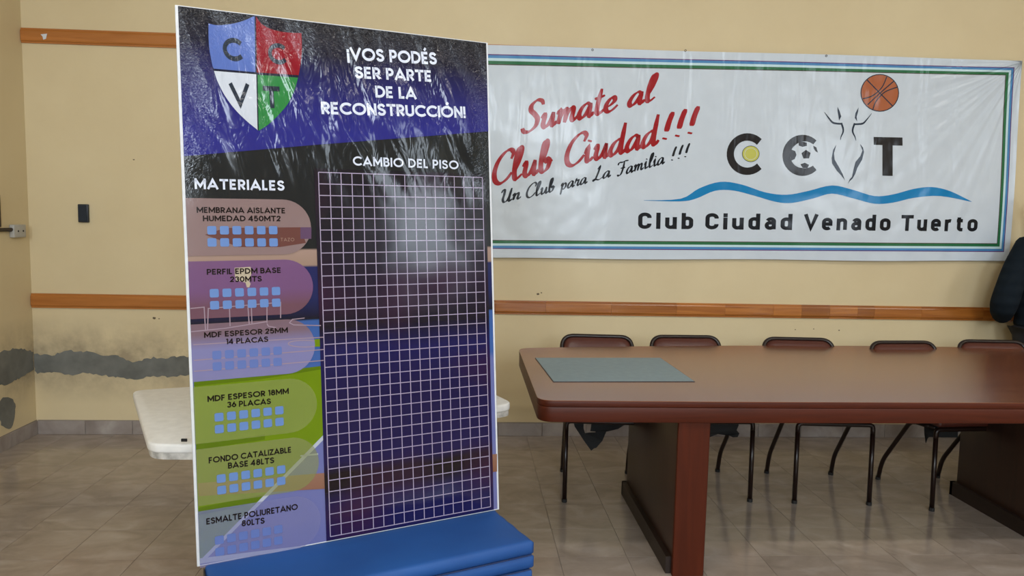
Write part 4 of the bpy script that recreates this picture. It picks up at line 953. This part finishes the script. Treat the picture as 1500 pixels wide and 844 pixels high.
kj = NT('dark_quilted_jacket'); tc = kj.n('ShaderNodeTexCoord'); wvj = kj.n('ShaderNodeTexWave', {'Vector': tc.outputs['Object'], 'Scale': 4.2, 'Distortion': .6}, wave_type='BANDS', bands_direction='Z', wave_profile='SIN')
kj.b.inputs['Base Color'].default_value = (.007, .012, .018, 1); kj.b.inputs['Roughness'].default_value = .9; kj.b.inputs['Specular IOR Level'].default_value = .15
bp = kj.n('ShaderNodeBump', {'Height': wvj.outputs['Fac'], 'Strength': .5, 'Distance': .012}); kj.l(bp.outputs[0], 'Normal')
# body (skin): head, neck, torso, arms, legs as one surface; the person faces the table (-y)
J = [(0, 0, .93, .14, .11), (0, 0, 1.12, .125, .10), (0, .01, 1.30, .14, .10), (0, .01, 1.43, .07, .06), (0, -.01, 1.50, .05, .05), (0, -.02, 1.57, .075, .085), (0, -.02, 1.66, .08, .095), (0, -.015, 1.73, .055, .065),
     (-.17, .01, 1.38, .055), (-.30, .06, 1.06, .042), (-.20, -.10, .93, .030), (.17, .01, 1.38, .055), (.30, .06, 1.06, .042), (.20, -.10, .93, .030),
     (-.09, 0, .84, .085), (-.10, -.01, .48, .058), (-.10, .02, .09, .038), (.09, 0, .84, .085), (.10, -.01, .48, .058), (.10, .02, .09, .038)]
Ed = [(0, 1), (1, 2), (2, 3), (3, 4), (4, 5), (5, 6), (6, 7), (2, 8), (8, 9), (9, 10), (2, 11), (11, 12), (12, 13), (0, 14), (14, 15), (15, 16), (0, 17), (17, 18), (18, 19)]
body = skinned('body', J, Ed, M_skin, person)
JJ = [(0, 0, 1.02, .20, .15), (0, 0, .84, .225, .17), (0, 0, 1.20, .19, .145), (0, .01, 1.34, .17, .13), (0, .01, 1.43, .085, .08), (0, .0, 1.47, .07, .07),
      (-.175, .01, 1.375, .088), (-.265, .03, 1.20, .082), (-.335, .05, .985, .088), (-.27, -.05, .92, .07), (-.20, -.12, .90, .058),
      (.175, .01, 1.375, .088), (.265, .03, 1.20, .082), (.335, .05, .985, .088), (.27, -.05, .92, .07), (.20, -.12, .90, .058)]
skinned('jacket', JJ, [(0, 1), (0, 2), (2, 3), (3, 4), (4, 5), (3, 6), (6, 7), (7, 8), (8, 9), (9, 10), (3, 11), (11, 12), (12, 13), (13, 14), (14, 15)], kj.m, person)
skinned('trousers', [(0, 0, .90, .16, .13), (-.095, 0, .80, .10), (-.10, -.01, .48, .078), (-.10, .02, .07, .070), (.095, 0, .80, .10), (.10, -.01, .48, .078), (.10, .02, .07, .070)], [(0, 1), (1, 2), (2, 3), (0, 4), (4, 5), (5, 6)], M_trouser, person)
for s in (-1, 1):
    skinned('shoe', [(s*.10, .05, .045, .040, .045), (s*.105, -.06, .04, .042, .040), (s*.11, -.15, .032, .038, .030)], [(0, 1), (1, 2)], M_shoe, person, 2)
    # fingers resting at the pocket edge
    for f_ in range(4):
        b0 = (s*(.175-.0*f_), -.125-.0, .925-.017*f_)
        skinned('finger', [(*b0, .009), (b0[0]-s*.035, b0[1]-.018, b0[2]-.008, .0085), (b0[0]-s*(.060-.006*abs(f_-1)), b0[1]-.012, b0[2]-.018, .0075)], [(0, 1), (1, 2)], M_skin, body, 1)
    skinned('thumb', [(s*.18, -.13, .945, .010), (s*.15, -.148, .955, .0095), (s*.125, -.152, .950, .008)], [(0, 1), (1, 2)], M_skin, body, 1)
    MB().tube([(s*.032, -.113, 1.645), (s*.032, -.108, 1.645)], .010).build('eye', M_white, body)
    skinned('ear', [(s*.088, -.01, 1.62, .008, .014), (s*.094, -.0, 1.645, .008, .016), (s*.092, .0, 1.665, .007, .012)], [(0, 1), (1, 2)], M_skin, body, 1)
skinned('nose', [(0, -.108, 1.648, .009), (0, -.128, 1.615, .013)], [(0, 1)], M_skin, body, 1)
skinned('mouth', [(-.024, -.108, 1.583, .004), (0, -.114, 1.583, .006), (.024, -.108, 1.583, .004)], [(0, 1), (1, 2)], flat('lip', srgb(150, 84, 74), .5), body, 1)
skinned('hair', [(0, .01, 1.70, .088, .10), (0, .03, 1.62, .083, .085), (0, .035, 1.55, .06, .06)], [(0, 1), (1, 2)], M_hair, person)
